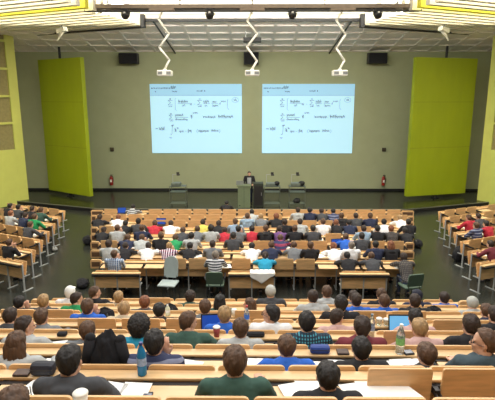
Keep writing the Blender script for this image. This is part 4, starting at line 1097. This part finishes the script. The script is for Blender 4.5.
cup(81.5, RY0 - RDY - 0.07, rear_shelf_z(-1), 0.12, 0.045, M_white, 'white lidded cup at the bottom edge of the view')
cup(379, Y2 + RDY, rear_shelf_z(3), 0.10, 0.04, M_glass, 'clear cup behind the laptop with blue display')
cup(386, Y2 + RDY, rear_shelf_z(3), 0.09, 0.038, M_glass, 'second clear cup nearer the laptop with blue display')
def flat_item(name, px, Y, z, sx, sy, sz, m, lab, cat, rot=0, bev=0.01, part=None):
    X = worldx(px, Y, CAMZ - z); t = thing(name, lab, cat, (X, Y, z), rot)
    bb = new(); bm_box(bb, 0, 0, sz / 2, sx, sy, sz, bev=bev); obj('body', bb, m, t)
    if part == 'screen': bb = new(); bm_box(bb, 0, 0, sz + 0.0008, sx * 0.82, sy * 0.7, 0.0015); obj('display', bb, mat('phone_glass', srgb(96, 100, 112), 0.15), t)
    if part == 'zip': bb = new(); bm_box(bb, 0, -sy / 2 - 0.001, sz * 0.6, sx * 0.9, 0.004, 0.005); obj('zip', bb, M_dsteel, t); 
flat_item('pencil_case', 320, Y1, rear_shelf_z(1), 0.185, 0.085, 0.075, mat('royal_blue_case', srgb(34, 62, 132), 0.6, bump=0.1), 'rounded blue case on the shelf right of middle', 'case', 0, 0.025, 'zip')
flat_item('pencil_case', 43.5, Y0, rear_shelf_z(0), 0.19, 0.10, 0.10, mat('blue_black_case', srgb(28, 32, 44), 0.6, bump=0.1), 'rounded black case on the shelf at lower left', 'case', 0, 0.035, 'zip')
flat_item('wallet', 22, Y0, rear_shelf_z(0), 0.12, 0.09, 0.02, mat('brown_leather', srgb(66, 42, 32), 0.5), 'dark brown wallet left of the black case', 'wallet', 0, 0.006, 'zip')
flat_item('wallet', 343, Y1, rear_shelf_z(1), 0.11, 0.09, 0.02, mat('brown_leather', srgb(66, 42, 32), 0.5), 'dark wallet on the shelf right of the blue case', 'wallet', 0, 0.006, 'zip')
flat_item('phone', 147, RY0 - 0.34, rear_desk_z(0), 0.075, 0.15, 0.012, M_dsteel, 'grey phone on the desk below the blue bottle', 'phone', 0.06, 0.003, 'screen')
flat_item('phone', 408, Y1, rear_shelf_z(1), 0.09, 0.08, 0.015, M_black, 'black phone right of the green-labelled water bottle', 'phone', 0.2, 0.003, 'screen')
flat_item('pencil_case', 255, Y2 - RDY + RDY, rear_shelf_z(2), 0.22, 0.07, 0.05, M_blackfab, 'long black case behind the person with glasses in white', 'case', 0, 0.02, 'zip')
flat_item('pencil_case', 62, Y2, rear_shelf_z(2), 0.10, 0.07, 0.04, M_blackfab, 'small black case on the fifth rear-block shelf at left', 'case', 0, 0.012, 'zip')
SHEETS = [(396, 1, 'right of middle in front of the green-labelled bottle'), (310, 1, 'beside the blue case'), (108, 0, 'in front of the blue bottle at left'), (172, 1, 'right of the person in navy stripes'),
          (48, 1, 'behind the black case at lower left'), (33, 0, 'at the lower left corner'), (362, 0, 'right of the person with black hair at bottom'), (438, 2, 'at right behind the man with glasses'),
          (255, 2, 'middle of the fifth rear row'), (258, 1, 'left of the person in blue at lower middle'), (338, 1, 'between the blue case and the person in black'), (385, 0, 'under the raised desk flap at lower right'), (300, 0, 'right of the person in dark green at bottom'), (128, 0, 'below the blue bottle at left'), (190, 1, 'beside the blue bottle, farther desk'), (60, 2, 'left part of the fifth rear-block row')]
for i, (px, k, lab) in enumerate(SHEETS):
    Yr, _ = rear_rim(k); z = rear_desk_z(k) + 0.009
    paper((worldx(px, Yr - 0.31, CAMZ - z), Yr - (0.315 if k else 0.275), z), (0.1, -0.12, 0.05, 0.2)[i % 4], 'loose white sheets, ' + lab, i)
def laptop(px, Y, z, rot, scr, lab, w_=0.34):
    X = worldx(px, Y, CAMZ - z); t = thing('laptop', lab, 'laptop', (X, Y, z), rot, 'laptops on the desks')
    bb = new(); bm_box(bb, 0, 0, 0.009, w_, 0.2, 0.016, bev=0.004); obj('keyboard', bb, M_dsteel, t)
    bb = new(); bm_box(bb, 0, 0.125, 0.12, w_, 0.012, 0.22, rot=Matrix.Rotation(R(-14), 4, 'X'), bev=0.004); d = obj('display_lid', bb, M_black, t)
    bb = new(); bm_box(bb, 0, 0.117, 0.12, w_ - 0.03, 0.003, 0.19, rot=Matrix.Rotation(R(-14), 4, 'X')); obj('display', bb, scr, d)
M_scr = mat('laptop_screen_blue', srgb(80, 150, 200), 0.4, emit=srgb(120, 190, 235), estr=0.55)
M_scr2 = mat('laptop_screen_deep', srgb(20, 60, 150), 0.4, emit=srgb(50, 110, 220), estr=0.22)
laptop(402.5, rear_rim(3)[0] - 0.33, rear_desk_z(3), 0, M_scr, 'open laptop with a light blue display, right side of rear block', 0.29)
laptop(213, rear_rim(3)[0] - 0.33, rear_desk_z(3), 0.1, M_scr2, 'open laptop with deep blue display left of the blond person', 0.28)
laptop(121, FY0 + FDY * 8 - 0.3, FRIM - 0.063, 0, M_scr2, 'open laptop on the first centre-block row beside the striped person')
laptop(160.5, FY0 + FDY * 6 - 0.3, FRIM - 0.063, 0, M_scr2, 'open laptop right of the person in red, centre block left')
laptop(338, FY0 + FDY * 3 - 0.3, FRIM - 0.063, 0.2, M_scr2, 'open laptop left of the person in blue, centre block right')
# white cloth over the bench behind the person in turquoise
t = thing('towel', 'white cloth hanging over the bench behind the person in turquoise', 'cloth', (worldx(262.5, FY0, 4.25), FY0, FRIM))
bb = new()
N = 24
for i in range(N + 1):
    for k in range(13):
        x = (i / N - 0.5) * 0.62; s = k / 12
        dr = 0.30 * (1 - abs(i / N - 0.45) * 1.5) * (0.94 + 0.06 * math.sin(i * 0.6))
        if s < 0.3: y = 0.05 - s / 0.3 * 0.23; z = 0.014 + 0.006 * math.sin(i * 1.3)
        else: y = -0.178 - 0.008 * math.sin(i * 0.9) - 0.008; z = 0.014 - (s - 0.3) / 0.7 * dr
        bb.verts.new((x, y, z))
bb.verts.ensure_lookup_table()
for i in range(N):
    for k in range(12): bb.faces.new((bb.verts[i * 13 + k], bb.verts[(i + 1) * 13 + k], bb.verts[(i + 1) * 13 + k + 1], bb.verts[i * 13 + k + 1]))
o = obj('cloth', bb, M_paper, t, True); md = o.modifiers.new('s', 'SOLIDIFY'); md.thickness = 0.006
# pen held over the lower left desk
bb = new(); bm_tube(bb, (0, 0, 0.0), (0.02, -0.05, 0.13), 0.004, 0.004, n=8); o = obj('pen', bb, M_dsteel); o.location = (worldx(29, 3.0, 2.1), 3.04, rear_desk_z(0) + 0.012)
tag(o, 'dark pen standing over the papers at the lower left corner', 'pen')
bpy.data.scenes.remove(SCR)
